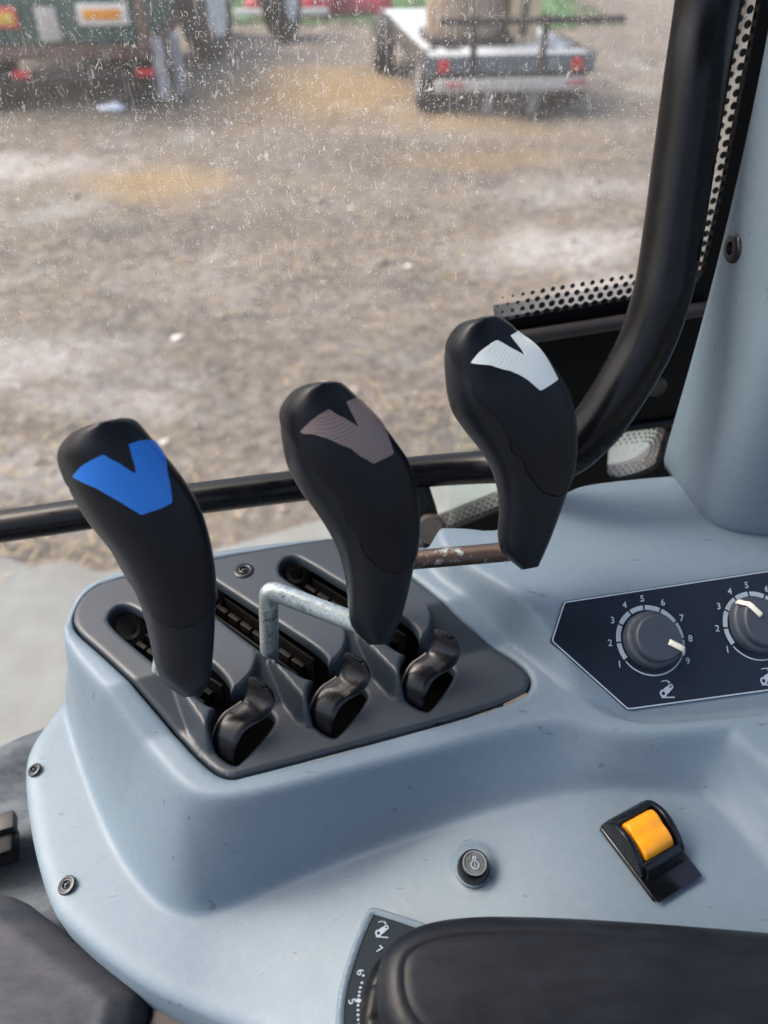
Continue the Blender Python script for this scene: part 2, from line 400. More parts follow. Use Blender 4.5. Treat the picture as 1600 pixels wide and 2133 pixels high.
# cavity under the plate
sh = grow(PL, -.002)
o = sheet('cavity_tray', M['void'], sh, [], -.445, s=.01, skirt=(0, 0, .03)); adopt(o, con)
gr = [p for p in PL]
for k, (a, b) in enumerate(((( 262, 1300), (462, 1440)), ((430, 1225), (655, 1385)), ((612, 1185), (850, 1335)))):
    A = at(a[0], a[1], -.40); Bp = at(b[0], b[1], -.402); dr = (Bp-A); dr /= np.linalg.norm(dr); side = np.array([-dr[1], dr[0], 0])
    f = Fr(V3(A+dr*.016-side*.004), math.atan2(dr[1], dr[0])); bm = bmesh.new()
    ln = np.linalg.norm(Bp-A)-.02
    for j in range(7): box(bm, f, j*ln/7, (j+.82)*ln/7, -.0018, .0018, -.012-.002*(j % 2), -.004, bev=.0005)
    for j in range(2): box(bm, f, 0, ln, .007-.016*j, .0084-.016*j, -.03, -.003)
    q = bmobj(bm, 'guide_rail', M['void'] if k == 9 else simple('dark_guide_steel', (20, 19, 20), .6, .4, 200, spec=.25), None); adopt(q, con)
    bmc = bmesh.new()
    q = lathe([(.0001, -.012), (.010, -.012), (.013, -.008), (.013, -.004), (.0105, -.002), (.009, -.003), (.0085, .000), (.006, .001), (.005, -.004), (.0001, -.004)], A+dr*.002+np.array([0, 0, -.003]), 'pivot_bush', M['brass'], None, axis=(dr[0]*.5, dr[1]*.5, .8)); adopt(q, con)
def screw(p, r, name='screw', axis=(0, 0, 1), parent=None, cup=None):
    a = Vector(axis).normalized()
    q = lathe([(r*1.0, -.0005), (r*1.0, .0006), (r*.92, .0011), (r*.70, .0013), (r*.62, .0009), (r*.50, .0009), (r*.46, .0016), (r*.36, .0019), (r*.34, .0004), (r*.0001, .0003)], p, name, M['screw'], None, axis=axis, seg=24)
    adopt(q, parent or con)
    q2 = lathe([(r*.20, .0004), (r*.20, .0017), (r*.14, .0019), (r*.0001, .0019)], p, 'socket_pin', M['screw'], None, axis=axis, seg=6)
    q2.parent = q; q2.matrix_parent_inverse = Matrix.Translation((parent or con).location).inverted() @ Matrix.Translation((0, 0, 0)); q2.matrix_parent_inverse = (q.matrix_basis).inverted()
    return q
screw(at(508, 1190, L1)+np.array([0, 0, .0004]), .0075)
screw(at(73, 1605, -.5)+np.array([0, 0, .0008]), .0052, axis=(-.35, -.1, 1))
screw(at(140, 1845, -.5)+np.array([0, 0, .0008]), .0062, axis=(-.3, -.1, 1))
# gap dirt and clip under the front of the plate
for (u0, v0, u1, v1, wd) in ((985, 1497, 1040, 1478, .0016), (640, 1590, 760, 1558, .0010), (1052, 1472, 1100, 1448, .0020)):
    a = at(u0, v0, L0-.002); b = at(u1, v1, L0-.002); d = b-a; f = Fr(V3(a), math.atan2(d[1], d[0])); bm = bmesh.new(); box(bm, f, 0, np.linalg.norm(d), -wd, wd, -.004, .0005, bev=.0004)
    q = bmobj(bm, 'edge_clip', M['dust'], None); adopt(q, con)

# ------------------------------------------------------------------ thumb catches
Lw = [(452, 1572, -.006), (447, 1550, .000), (449, 1530, .006), (457, 1510, .0105), (473, 1488, .0135), (493, 1474, .0150), (508, 1463, .0165), (515, 1449, .0195), (519, 1432, .024), (520, 1418, .028), (524, 1408, .0305)]
Rw = [(489, 1590, -.006), (490, 1568, .000), (494, 1550, .006), (504, 1529, .0105), (520, 1514, .0135), (538, 1504, .0150), (556, 1492, .0165), (569, 1474, .0195), (571, 1456, .024), (566, 1442, .028), (557, 1432, .0305)]
def make_catch():
    c0 = at(505, 1540, L0); root = thing('thumb_catch', c0, '', '')
    A = crom([at(u, v, L0+h)-c0 for u, v, h in Lw], 5); Bq = crom([at(u, v, L0+h)-c0 for u, v, h in Rw], 5)
    bm = bmesh.new(); n = len(A); m = 9; g = []
    for i in range(n):
        rowv = []
        for j in range(m):
            t = j/(m-1); p = A[i]*(1-t)+Bq[i]*t
            p = p+np.array([0, 0, .0013*(1-abs(2*t-1)**3)-.0004])
            if j == m-2 and i < n-4: p = p+np.array([0, 0, .0005])
            rowv.append(bm.verts.new(p))
        g.append(rowv)
    for i in range(n-1):
        for j in range(m-1): bm.faces.new((g[i][j], g[i][j+1], g[i+1][j+1], g[i+1][j]))
    o = bmobj(bm, 'thumb_band', M['wheel'], root, 60)
    for p in o.data.polygons: pass
    so_ = o.modifiers.new('t', 'SOLIDIFY'); so_.thickness = .0032; so_.offset = 0
    bv = o.modifiers.new('b', 'BEVEL'); bv.width = .0008; bv.segments = 2
    # drum side disc behind the band
    bm = bmesh.new()
    pts = [A[i] for i in range(0, n-20)]
    lo = [bm.verts.new(p*1.0+np.array([-.0006, .0004, 0])) for p in pts]; base_ = [bm.verts.new(np.array([p[0]-.001, p[1]+.0, -.014])) for p in pts]
    for i in range(len(pts)-1): bm.faces.new((lo[i], lo[i+1], base_[i+1], base_[i]))
    o2 = bmobj(bm, 'drum_side', M['void'], root, 60); s2 = o2.modifiers.new('t', 'SOLIDIFY'); s2.thickness = .0012
    # thin worn ring at the left
    tube([p+np.array([-.0016, .0008, -.0002]) for p in A[2:n-20]], .0008, 'wear_ring', M['dust'], root, 8)
    return root
GC = 'black thumb catches in front of the lever slots'
proto = make_catch()
cl = ['black curved thumb catch in front of the blue V lever, nearest the plate corner', 'black curved thumb catch between the other two catches, below the brown V lever', 'black curved thumb catch farthest right on the dark plate']
for k in range(3):
    if k == 0: r_ = proto
    else:
        r_ = proto.copy(); COL.objects.link(r_); r_.location = V3(np.array(proto.location)+SHIFT*k)
        for ch in list(proto.children): c = ch.copy(); COL.objects.link(c); c.parent = r_
    tag(r_, cl[k], 'catch', GC)

# ------------------------------------------------------------------ lever handles
class Handle:
    def __init__(s, pairs, d0, d1, th, rot=R(20), ex=2.7):
        n = len(pairs); ds = np.linspace(0, 1, n)
        C, W = [], []
        for k, (l, r) in enumerate(pairs):
            d = d0+(d1-d0)*ds[k]**1.05
            a = dep(l[0], l[1], d); b = dep(r[0], r[1], d); C.append((a+b)/2); W.append((b-a)/2)
        s.C = np.array(crom(C, 10)); s.W = np.array(crom(W, 10)); s.T = np.array(crom([[t] for t in th], 10))[:, 0]
        s.n = len(s.C); s.rot = rot; s.ex = ex
        t = np.linspace(0, 2*math.pi, 721); x, y = s.sec(t); s.mx = np.abs(x).max(); s.my = np.abs(y).max()
        s.V = s.C/np.linalg.norm(s.C, axis=1)[:, None]
        seg = np.linalg.norm(np.diff(s.C, axis=0), axis=1); s.L = seg.sum()
    def sec(s, th):                   # th: 0 = towards the viewer, -90 = left
        c, q = np.cos(th-s.rot), np.sin(th-s.rot)
        x = np.sign(q)*np.abs(q)**(2/s.ex); y = np.sign(c)*np.abs(c)**(2/s.ex)
        # soft ridge flattening on the front
        X = x*math.cos(s.rot)+y*math.sin(s.rot); Y = -x*math.sin(s.rot)+y*math.cos(s.rot)
        return X, Y
    def pos(s, st, th):
        f = np.clip(st, 0, 1)*(s.n-1); i = np.clip(f.astype(int), 0, s.n-2); t = (f-i)[:, None]
        C = s.C[i]*(1-t)+s.C[i+1]*t; W = s.W[i]*(1-t)+s.W[i+1]*t; Vv = s.V[i]*(1-t)+s.V[i+1]*t; T = s.T[i]*(1-t[:, 0])+s.T[i+1]*t[:, 0]
        X, Y = s.sec(th); X = X/s.mx; Y = Y/s.my
        cap = np.ones(len(st))
        return C+W*X[:, None]-Vv*(Y*T)[:, None]
    def nor(s, st, th):
        e = 1e-3
        a = s.pos(np.clip(st+e*4, 0, 1), th)-s.pos(np.clip(st-e*4, 0, 1), th); b = s.pos(st, th+e*30)-s.pos(st, th-e*30)
        n = np.cross(a, b); n /= (np.linalg.norm(n, axis=1)[:, None]+1e-12)
        c = s.pos(st, th)-s.pos(st, th+math.pi)
        return n*np.sign((n*c).sum(1))[:, None]
    def find(s, px):
        if not hasattr(s, 'g'):
            S_, H_ = np.meshgrid(np.linspace(0, 1, 700), np.linspace(-1.75, 1.75, 500)); s.gs = S_.ravel(); s.gh = H_.ravel()
            P = s.pos(s.gs, s.gh); s.d = P @ np.array([0, CP, -SP]); u = 800+FPX*P[:, 0]/s.d; v = 1066.5-FPX*(P @ np.array([0, SP, CP]))/s.d; s.g = np.stack([u, v], 1)
        out = []
        for q in px:
            e = ((s.g-np.array(q))**2).sum(1); e = e+ (s.d-s.d.min())*60
            i = e.argmin(); out.append((s.gs[i], s.gh[i]))
        return out
    K1 = .022
    def mesh(s, name, m):
        ns, nh = 150, 96; S_ = np.linspace(0, 1, ns); bm = bmesh.new(); rings = []
        H_ = np.linspace(0, 2*math.pi, nh, endpoint=False)
        for st in S_:
            P = s.pos(np.full(nh, st), H_); rings.append([bm.verts.new(p) for p in P])
        for i in range(ns-1):
            for k in range(nh): bm.faces.new((rings[i][k], rings[i][(k+1) % nh], rings[i+1][(k+1) % nh], rings[i+1][k]))
        for ring, endc, dirv in ((rings[0], s.C[0], s.C[0]-s.C[2]), (rings[-1], s.C[-1], (s.C[-1]-s.C[-3])*.15)):
            prev = ring
            dl = dirv/np.linalg.norm(dirv)*np.linalg.norm(s.W[0])*(.32 if ring is rings[0] else .04)
            for q in (.3, .55, .75, .9):
                cur = []
                for v_ in ring:
                    p = np.array(v_.co); p = endc+(p-endc)*math.sqrt(1-q*q)+dl*q; cur.append(bm.verts.new(p))
                for k in range(nh): bm.faces.new((prev[k], prev[(k+1) % nh], cur[(k+1) % nh], cur[k]))
                prev = cur
            bm.faces.new(prev)
        return bmobj(bm, name, m, None, 60)
    def patch(s, name, m, poly, off, thick, sp=.0012):
        K = s.K1
        P2 = [(h*K, st*s.L) for st, h in poly]
        def F(v):
            st = v[:, 1]/s.L; th = v[:, 0]/K; return s.pos(st, th)+s.nor(st, th)*off
        def sk(vv):
            c = Vector((0, 0, 0)); return -vv.normal.normalized()*thick if vv.normal.length > 0 else c
        o = sheet(name, m, P2, [], None, s=sp, skirt=None, F=F, smooth=50, skirtfn=None)
        # thickness inwards along the surface normal
        bm = bmesh.new(); bm.from_mesh(o.data); bm.normal_update()
        cc = V3(s.C.mean(0))
        be = [e for e in bm.edges if len(e.link_faces) == 1]; dirs = {}
        for e in be:
            for x in e.verts: dirs[x.index] = x.normal.copy()
        avg = sum((x.normal.dot(x.co-V3(s.C[np.argmin(np.linalg.norm(s.C-np.array(x.co), axis=1))])) for x in list(bm.verts)[::37]))
        sg = 1 if avg > 0 else -1
        if sg < 0: bmesh.ops.reverse_faces(bm, faces=bm.faces); bm.normal_update()
        r = bmesh.ops.extrude_edge_only(bm, edges=be)
        for x in [g for g in r['geom'] if isinstance(g, bmesh.types.BMVert)]:
            src = min((e.other_vert(x) for e in x.link_edges), key=lambda y: (y.co-x.co).length)
            n_ = Vector(dirs[src.index])*sg if src.index in dirs else Vector((0, 0, 0)); x.co = x.co-n_*thick
        bm.to_mesh(o.data); bm.free()
        for p in o.data.polygons: p.use_smooth = True
        o.data.set_sharp_from_angle(angle=R(50)); return o

TH = [.010, .0155, .0195, .0215, .0225, .0225, .0215, .0200, .0182, .0165, .0150, .0135, .0095]
HD = {
 'blue': dict(pairs=[((185, 889), (248, 874)), ((146, 910), (280, 880)), ((123, 948), (312, 916)), ((134, 993), (345, 957)), ((153, 1040), (380, 1003)), ((190, 1098), (410, 1055)), ((233, 1152), (430, 1112)), ((268, 1207), (442, 1175)), ((294, 1267), (448, 1245)), ((311, 1330), (447, 1310)), ((323, 1385), (443, 1372)), ((343, 1424), (437, 1417)), ((382, 1452), (420, 1449))],
   d=(.372, .435), V=[(157, 990), (175, 969), (195, 956), (217, 946), (250, 964), (283, 985.5), (275, 953), (268, 925), (286, 919), (302, 919), (316, 922), (331, 940), (345, 985), (358, 1045), (328, 1060), (296, 1071), (250, 1041), (205, 1014), (175, 1000)],
   S=[(127, 990), (157, 1023), (170, 1053), (199, 1098), (229, 1134), (250, 1173), (263, 1204), (280, 1221), (295, 1251), (322, 1284), (349, 1301), (379, 1306), (412, 1296), (433, 1278), (445, 1258)]),
 'brown': dict(pairs=[((648, 801), (705, 798)), ((611, 819), (724, 813)), ((585, 858), (750, 840)), ((585, 908), (788, 880)), ((597, 967), (822, 925)), ((624, 1020), (848, 966)), ((660, 1070), (864, 1020)), ((690, 1118), (871, 1075)), ((708, 1160), (870, 1122)), ((720, 1212), (861, 1185)), ((725, 1265), (849, 1240)), ((733, 1305), (834, 1292)), ((768, 1343), (812, 1342))],
   d=(.385, .445), V=[(629, 898), (650, 875), (667, 862), (685, 852), (715, 871), (745, 890), (733, 864), (720, 838), (732, 833), (746, 835), (768, 857), (790, 882), (805, 915), (816, 945), (795, 956), (774, 965), (729, 933), (685, 913), (656, 903), (636, 902)],
   S=[(586, 874), (597, 894), (630, 934), (639, 960), (665, 990), (697, 1030), (714, 1059), (727, 1094), (746, 1112), (758, 1147), (784, 1176), (813, 1192), (831, 1192), (848, 1183), (858, 1170)]),
 'white': dict(pairs=[((988, 667), (1037, 661)), ((953, 683), (1060, 677)), ((928, 724), (1084, 700)), ((926, 778), (1122, 730)), ((937, 848), (1155, 773)), ((965, 894), (1180, 812)), ((998, 936), (1194, 862)), ((1022, 977), (1199, 915)), ((1035, 1020), (1196, 965)), ((1039, 1065), (1184, 1018)), ((1036, 1115), (1165, 1075)), ((1047, 1152), (1144, 1130)), ((1086, 1187), (1122, 1180))],
   d=(.415, .470), V=[(981, 755), (998, 733), (1015, 720), (1033, 709), (1062, 726), (1092, 743), (1077, 721), (1061, 700), (1074, 693), (1098, 711), (1122, 733), (1144, 766), (1158, 792), (1140, 804), (1123, 814), (1099, 793), (1063, 773), (1021, 761), (993, 758)],
   S=[(931, 726), (947, 752), (981, 792), (987, 817), (1026, 859), (1049, 890), (1063, 918), (1068, 941), (1088, 953), (1099, 983), (1119, 1011), (1144, 1029), (1161, 1033), (1178, 1025), (1186, 1008)]),
}
def build_lever(key, label, rodpts, rodmat, rodr=.0062):
    h = HD[key]; H = Handle(h['pairs'], h['d'][0], h['d'][1], TH)
    root = thing('control_lever', rodpts[0], label, 'lever', 'hydraulic levers with black grips')
    body = H.mesh('grip', M['handle_low']); adopt(body, root)
    sp_ = [(a, b) for a, b in H.find(h['S'])]
    s0, h0 = sp_[0]; s1, h1 = sp_[-1]
    poly = [(0.012, -2.2), (s0*.5, -2.1), (max(.03, s0*.8), min(h0, -1.5))]+sp_+[(s1-.03, max(h1, 1.3)+.3), (s1-.10, 2.2), (.3, 2.3), (0.012, 2.2)]
    # keep as a simple loop in parameter space
    o = H.patch('top_shell', M['handle'], poly, .0011, .0010, .0016)
    o.parent = body; o.matrix_parent_inverse = Matrix.Identity(4)
    SP = np.array(crom(sp_, 4)); q = H.pos(SP[:, 0], SP[:, 1])+H.nor(SP[:, 0], SP[:, 1])*.0004
    o = tube(list(q), .0005, 'seam', M['void'], None, 8); o.parent = body
    vp = H.find(h['V']); b = H.patch('v_badge', M[key], chaikin_keep(vp), .0019, .0011, .0009)
    b['label'] = key+' V shaped badge set into the head of the grip'
    b.parent = body; b.matrix_parent_inverse = Matrix.Identity(4)
    rp = chaikin(rodpts, 3, False)
    o = tube(rp, rodr, 'rod', rodmat); adopt(o, root)
    return H, root
def chaikin_keep(P):
    P = [np.array(p) for p in P]; out = []; n = len(P)
    for i in range(n):
        a, b, c = P[i-1], P[i], P[(i+1) % n]
        out += [b*.94+a*.06, b*.94+c*.06]
    return out
# rods: up out of the slot, bent over and into the foot of the grip
def up_to(p, zt): return np.array([p[0], p[1], zt])
s2 = at(563, 1400, -.41); t2 = dep(561, 1226, .460); 
build_lever('brown', 'black lever grip with brown V badge on a bent silver rod from the middle slot',
            [dep(562, 1440, .515), dep(561, 1330, .487), dep(560, 1275, .471), dep(559, 1229, .461), dep(585, 1237, .459), dep(650, 1262, .455), dep(735, 1294, .449), dep(782, 1310, .447)], M['zinc'])
build_lever('white', 'black lever grip with white V badge on a rusty brown rod, rightmost and farthest lever',
            [dep(795, 1400, .535), dep(795, 1290, .510), dep(795, 1230, .500), dep(792, 1172, .487), dep(830, 1168, .486), dep(900, 1163, .484), dep(1040, 1151, .479), dep(1090, 1145, .476)], M['rust'], .0064)
build_lever('blue', 'black lever grip with blue V badge, leftmost and nearest lever',
            [dep(330, 1480, .500), dep(335, 1400, .480), dep(345, 1350, .468), dep(352, 1325, .462), dep(360, 1330, .458), dep(372, 1345, .450), dep(385, 1370, .440)], M['zinc'])

# ------------------------------------------------------------------ dial panel
DE1 = (dB-dA)/np.linalg.norm(dB-dA); DE2 = np.cross(DN, DE1)
def dp(u, v, h=0.): return onp(u, v, dA, DN)+DN*h
def d2(u, v): q = onp(u, v, dA, DN)-dA; return np.array([q @ DE1, q @ DE2])
def DF(h):
    return lambda v: dA+np.outer(v[:, 0], DE1)+np.outer(v[:, 1], DE2)+DN*h
panel = thing('dial_panel', dp(1400, 1340), 'dark navy angular panel printed with two numbered dial scales, on the console', 'panel')
pp = [d2(*p) for p in ((1146, 1336), (1173, 1253), (1500, 1203), (2050, 1121), (2050, 1380), (1600, 1440), (1306, 1480))]
def roundc(P, r):
    out = []; n = len(P)
    for i in range(n):
        a, b, c = np.array(P[i-1]), np.array(P[i]), np.array(P[(i+1) % n]); u_ = (a-b)/np.linalg.norm(a-b); w_ = (c-b)/np.linalg.norm(c-b)
        for t in np.linspace(0, 1, 5): out.append((b+u_*r)*(1-t)**2+b*2*t*(1-t)+(b+w_*r)*t*t)
    return out
pr = roundc(pp, .0025)
o = sheet('faceplate', M['panel'], pr, [], None, s=.02, skirt=tuple(-DN*.004), F=DF(.0010), grid=False, smooth=0); adopt(o, panel)
o = sheet('border_line', M['print'], grow(pr, -.0004), [grow(pr, -.0013)], None, s=.01, skirt=tuple(-DN*.0002), F=DF(.0013), grid=False, smooth=0); adopt(o, panel)
def flat_mesh(bm, pts2, h):
    vs = [bm.verts.new(dA+DE1*p[0]+DE2*p[1]+DN*h) for p in pts2]; bm.faces.new(vs)
def text_mesh(bm, s_, pos3, ex, ey, size, bold=.0):
    cu = bpy.data.curves.new('t', 'FONT'); cu.body = s_; cu.size = 1; cu.align_x = 'CENTER'; cu.align_y = 'CENTER'; cu.offset = bold
    ob = bpy.data.objects.new('t', cu); COL.objects.link(ob)
    dg = bpy.context.evaluated_depsgraph_get(); me = bpy.data.meshes.new_from_object(ob.evaluated_get(dg))
    bpy.data.objects.remove(ob); n0 = len(bm.verts)
    vs = [bm.verts.new(np.array(pos3)+np.array(ex)*v_.co.x*size+np.array(ey)*v_.co.y*size) for v_ in me.vertices]
    for p in me.polygons:
        try: bm.faces.new([vs[i] for i in p.vertices])
        except ValueError: pass
def icon(bm, P, ex, ey, n, s=1., arrow=True):
    P, ex, ey, n = map(np.array, (P, ex, ey, n))
    def ff(pts): bm.faces.new([bm.verts.new(P+ex*x*s+ey*y*s+n*0) for x, y in pts])
    ca, sa = math.cos(R(35)), math.sin(R(35))
    def rt(x, y): return (x*ca-y*sa, x*sa+y*ca)
    def ringf(cx, cy, ri, ro):
        m = 16
        for k in range(m):
            a, b = 2*math.pi*k/m, 2*math.pi*(k+1)/m
            ff([(cx+ri*math.cos(a), cy+ri*math.sin(a)), (cx+ro*math.cos(a), cy+ro*math.sin(a)), (cx+ro*math.cos(b), cy+ro*math.sin(b)), (cx+ri*math.cos(b), cy+ri*math.sin(b))])
    c1 = rt(-.0028, 0); c2 = rt(.0028, .0003); ringf(c1[0], c1[1], .0010, .0020); ringf(c2[0], c2[1], .0006, .0014)
    ff([rt(-.0011, -.0017), rt(.0024, -.0011), rt(.0016, 0), rt(.0024, .0015), rt(-.0011, .0018), rt(-.0008, 0)])
    ff([(-.0036, -.0040), (.0036, -.0040), (.0036, -.0033), (-.0036, -.0033)])
    if arrow:
        m = 7; arc = [(.0040*math.cos(R(a))-.0006, .0040*math.sin(R(a))+.0012) for a in np.linspace(125, 60, m)]
        arc2 = [(.0035*math.cos(R(a))-.0006, .0035*math.sin(R(a))+.0012) for a in np.linspace(125, 60, m)]
        for k in range(m-1): ff([arc[k], arc[k+1], arc2[k+1], arc2[k]])
        ff([(.0006, .0055), (.0024, .0038), (.0007, .0036)])
def dial(cu, cv, name, icpos, nums=range(1, 10)):
    c = d2(cu, cv); c3 = dp(cu, cv)
    th0 = math.atan2(*(d2(cu+60, cv-10)-c)[::-1])
    tx = (d2(cu+50, cv)-d2(cu-50, cv)); tx /= np.linalg.norm(tx); ty = np.array([-tx[1], tx[0]])
    r1, r0 = .0236, .0204
    ang = [R(a) for a in (215, 184, 152, 123, 95, 65, 32, 2, -30)]
    bm = bmesh.new()
    for i in range(8):
        a0, a1 = ang[i]-R(1.6), ang[i+1]+R(1.6); m = 9
        for k in range(m):
            p, q = a0+(a1-a0)*k/m, a0+(a1-a0)*(k+1)/m
            ri = r0 if i < 7 else r0+.0024*(k/m)**.6
            ri2 = r0 if i < 7 else r0+.0024*((k+1)/m)**.6
            flat_mesh(bm, [c+(tx*math.cos(p)+ty*math.sin(p))*ri, c+(tx*math.cos(p)+ty*math.sin(p))*r1, c+(tx*math.cos(q)+ty*math.sin(q))*r1, c+(tx*math.cos(q)+ty*math.sin(q))*ri2], .0014)
    a0, a1 = ang[0]+R(2), ang[-1]+2*math.pi; m = 40
    for k in range(m):
        p, q = a0+(a1-a0)*k/m, a0+(a1-a0)*(k+1)/m
        flat_mesh(bm, [c+(tx*math.cos(t)+ty*math.sin(t))*r_ for t, r_ in ((p, r1-.0009), (p, r1), (q, r1), (q, r1-.0009))], .0014)
    q = bmobj(bm, 'dial_scale', M['print'], None, 0); adopt(q, panel)
    bm = bmesh.new()
    for i, a in enumerate(ang):
        rr = .0280; p = c+(tx*math.cos(a)+ty*math.sin(a))*rr
        ex = DE1*tx[0]+DE2*tx[1]; ey = DE1*ty[0]+DE2*ty[1]
        text_mesh(bm, str(i+1), dA+DE1*p[0]+DE2*p[1]+DN*.0014, ex, ey, .0062, .012)
    q = bmobj(bm, 'scale_numbers', M['print'], None, 0); adopt(q, panel)
    bm = bmesh.new(); ex = DE1*tx[0]+DE2*tx[1]; ey = DE1*ty[0]+DE2*ty[1]
    icon(bm, dp(*icpos)+DN*.0014, ex, ey, DN, 1.25); q = bmobj(bm, 'lift_arm_symbol', M['print'], None, 0); adopt(q, panel)
    return c3, tx, ty
def knob(c3, tx, ty, ptr, label):
    ex = DE1*tx[0]+DE2*tx[1]; ey = DE1*ty[0]+DE2*ty[1]
    root = thing('rotary_knob', c3+DN*.001, label, 'knob', 'rotary knobs on the dial panel')
    bm = bmesh.new(); seg = 72; rings = []
    for rr, h in ((.0190, 0), (.0188, .0050), (.0178, .0068), (.0168, .0072), (.0160, .0076), (.0155, .0120), (.0148, .0135), (.0138, .0140), (.007, .0141), (.0005, .0141)):
        ring = []
        for k in range(seg):
            a = 2*math.pi*k/seg; da = (a-R(ptr)+math.pi) % (2*math.pi)-math.pi
            pt = 1+(.13*max(0, 1-abs(da)/.75)**1.2 if rr > .012 else 0)
            ring.append(bm.verts.new(c3+DN*(.0012+h)+(ex*math.cos(a)+ey*math.sin(a))*rr*pt))
        rings.append(ring)
    for i in range(len(rings)-1):
        for k in range(seg): bm.faces.new((rings[i][k], rings[i][(k+1) % seg], rings[i+1][(k+1) % seg], rings[i+1][k]))
    bm.faces.new(rings[-1])
    o = bmobj(bm, 'knob_body', M['knob'], None, 40); adopt(o, root)
    bm = bmesh.new(); a = R(ptr); dx = ex*math.cos(a)+ey*math.sin(a); dy = np.cross(DN, dx)
    prof = [(.0065, .0152), (.0075, .0155), (.0150, .0154), (.0172, .0146), (.0186, .0110), (.0206, .0082), (.0210, .0060)]
    L_ = []
    for (r_, h) in prof:
        L_.append([bm.verts.new(c3+dx*r_+dy*s_*.0016+DN*(h+.001-e)) for s_, e in ((-1, .0006), (-.6, 0), (.6, 0), (1, .0006))])
    for i in range(len(L_)-1):
        for k in range(3): bm.faces.new((L_[i][k], L_[i][k+1], L_[i+1][k+1], L_[i+1][k]))
    o = bmobj(bm, 'pointer', M['cream'], None, 60); sm = o.modifiers.new('t', 'SOLIDIFY'); sm.thickness = .0014; sm.offset = 0; adopt(o, root)
kc, tx, ty = dial(1353, 1334, 'a', (1388, 1438)); knob(kc, tx, ty, -27, 'round charcoal knob with cream pointer turned to 9 on the left dial')
kc, tx, ty = dial(1573, 1304, 'b', (1596, 1412)); knob(kc, tx, ty, 133, 'round charcoal knob with cream pointer turned to 4, cut by the right edge')

# ------------------------------------------------------------------ start button and amber rocker
fz = lambda u, v, z0: at(u, v, z0)
zb = float(floorz(np.array([at(985, 1812, -.462)[:2]]))[0])
c = at(985, 1812, zb+.0025)
btn = thing('push_button', c, 'small round black push button with key symbol in a raised grey collar', 'button')
o = lathe([(.0108, -.001), (.0108, .0012), (.0100, .0020), (.0090, .0020), (.0088, .0005)], c, 'collar', M['shell'], None); adopt(o, btn)
ax = (0.0, -.12, 1)
o = lathe([(.0098, 0), (.0097, .0050), (.0088, .0100), (.0080, .0118), (.0074, .0123), (.0068, .0120), (.0066, .0112), (.0001, .0114)], c, 'cap', M['wheel'], None, axis=ax); adopt(o, btn)
o2 = lathe([(.0072, .0120), (.0071, .0126), (.0064, .0126), (.0063, .0120)], c, 'cap_ring', simple('grey_ring', (120, 124, 128), .4), None, axis=ax); adopt(o2, btn)
bm = bmesh.new(); cc = c+np.array([0, -.0015, .0128])
def bar(x0, y0, x1, y1):
    vs = [bm.verts.new(cc+np.array([x, y, 0])) for x, y in ((x0, y0), (x1, y0), (x1, y1), (x0, y1))]; bm.faces.new(vs)
for a in ((-.0011, .0030, .0011, .0037), (-.0011, .0008, -.0005, .0030), (.0005, .0008, .0011, .0030), (-.0002, -.0020, .0002, .0022)): bar(*a)
for k in range(20):
    a, b = 2*math.pi*k/20, 2*math.pi*(k+1)/20
    bm.faces.new([bm.verts.new(cc+np.array([r_*math.cos(t), r_*math.sin(t)-.0012, 0])) for r_, t in ((.0020, a), (.0026, a), (.0026, b), (.0020, b))])
o = bmobj(bm, 'key_symbol', M['print'], None, 0); adopt(o, btn)

zs = -.4395
A_, B_, C_, D_ = at(1246, 1738, zs), at(1340, 1668, zs+.004), at(1441, 1816, zs), at(1366, 1884, zs)
mid0 = (A_+B_)/2; mid1 = (C_+D_)/2; el = mid1-mid0; el[2] = 0; LL = np.linalg.norm(el); el /= LL; ew = np.array([-el[1], el[0], 0]); HW = .0165
sw = thing('rocker_switch', (mid0+mid1)/2, 'glossy black hooded switch with an amber yellow rocker', 'switch')
sz = float(floorz(np.array([((mid0+mid1)/2)[:2]]))[0])
def SW(l, w_, h): return np.array([mid0[0], mid0[1], sz])+el*l+ew*w_+np.array([0, 0, h])
def extr(name, prof, w0, w1, m, bev=.0012, seg=3, taper=0.):
    bm = bmesh.new()
    a = [bm.verts.new(SW(l, w0*(1-taper*h/.03), h)) for l, h in prof]; b = [bm.verts.new(SW(l, w1*(1-taper*h/.03), h)) for l, h in prof]
    n = len(prof); bm.faces.new(a); bm.faces.new(b[::-1])
    for i in range(n): bm.faces.new((a[i], b[i], b[(i+1) % n], a[(i+1) % n]))
    bmesh.ops.recalc_face_normals(bm, faces=bm.faces)
    if bev: bmesh.ops.bevel(bm, geom=[e for e in bm.edges if e.calc_face_angle(0) > R(22)], offset=bev, segments=seg, affect='EDGES', profile=.5)
    return bmobj(bm, name, m, None, 40)
def cpf(P, n=2): return [tuple(p) for p in crom(P, n)]
LN = LL*1.0
hood = [(0, 0)]+cpf([(-.0005, .004), (.0015, .011), (.006, .0165), (.012, .0195), (.018, .0200), (.024, .0180), (.030, .0140), (.034, .0095), (.0355, .0055)], 3)+[(.0355, 0)]
floor_prof = [(0.001, 0), (0.001, .0075), (.004, .0105), (.010, .0120), (.020, .0125), (.029, .0105), (.0335, .0075), (.0350, .0050), (.0350, 0)]
o = extr('hood', hood, -HW, -HW+.0035, M['wheel'], .0009); adopt(o, sw)
o = extr('hood', hood, HW-.0035, HW, M['wheel'], .0009); adopt(o, sw)
o = extr('housing', floor_prof, -HW+.0033, HW-.0033, M['wheel'], .0006); adopt(o, sw)
back_w = [(-.0008, 0)]+cpf([(-.0008, .004), (.001, .0105), (.005, .0155), (.0075, .0165)], 2)+[(.0085, .0150), (.0065, 0)]
o = extr('hood_back', back_w, -HW+.0030, HW-.0030, M['wheel'], .0005); adopt(o, sw)
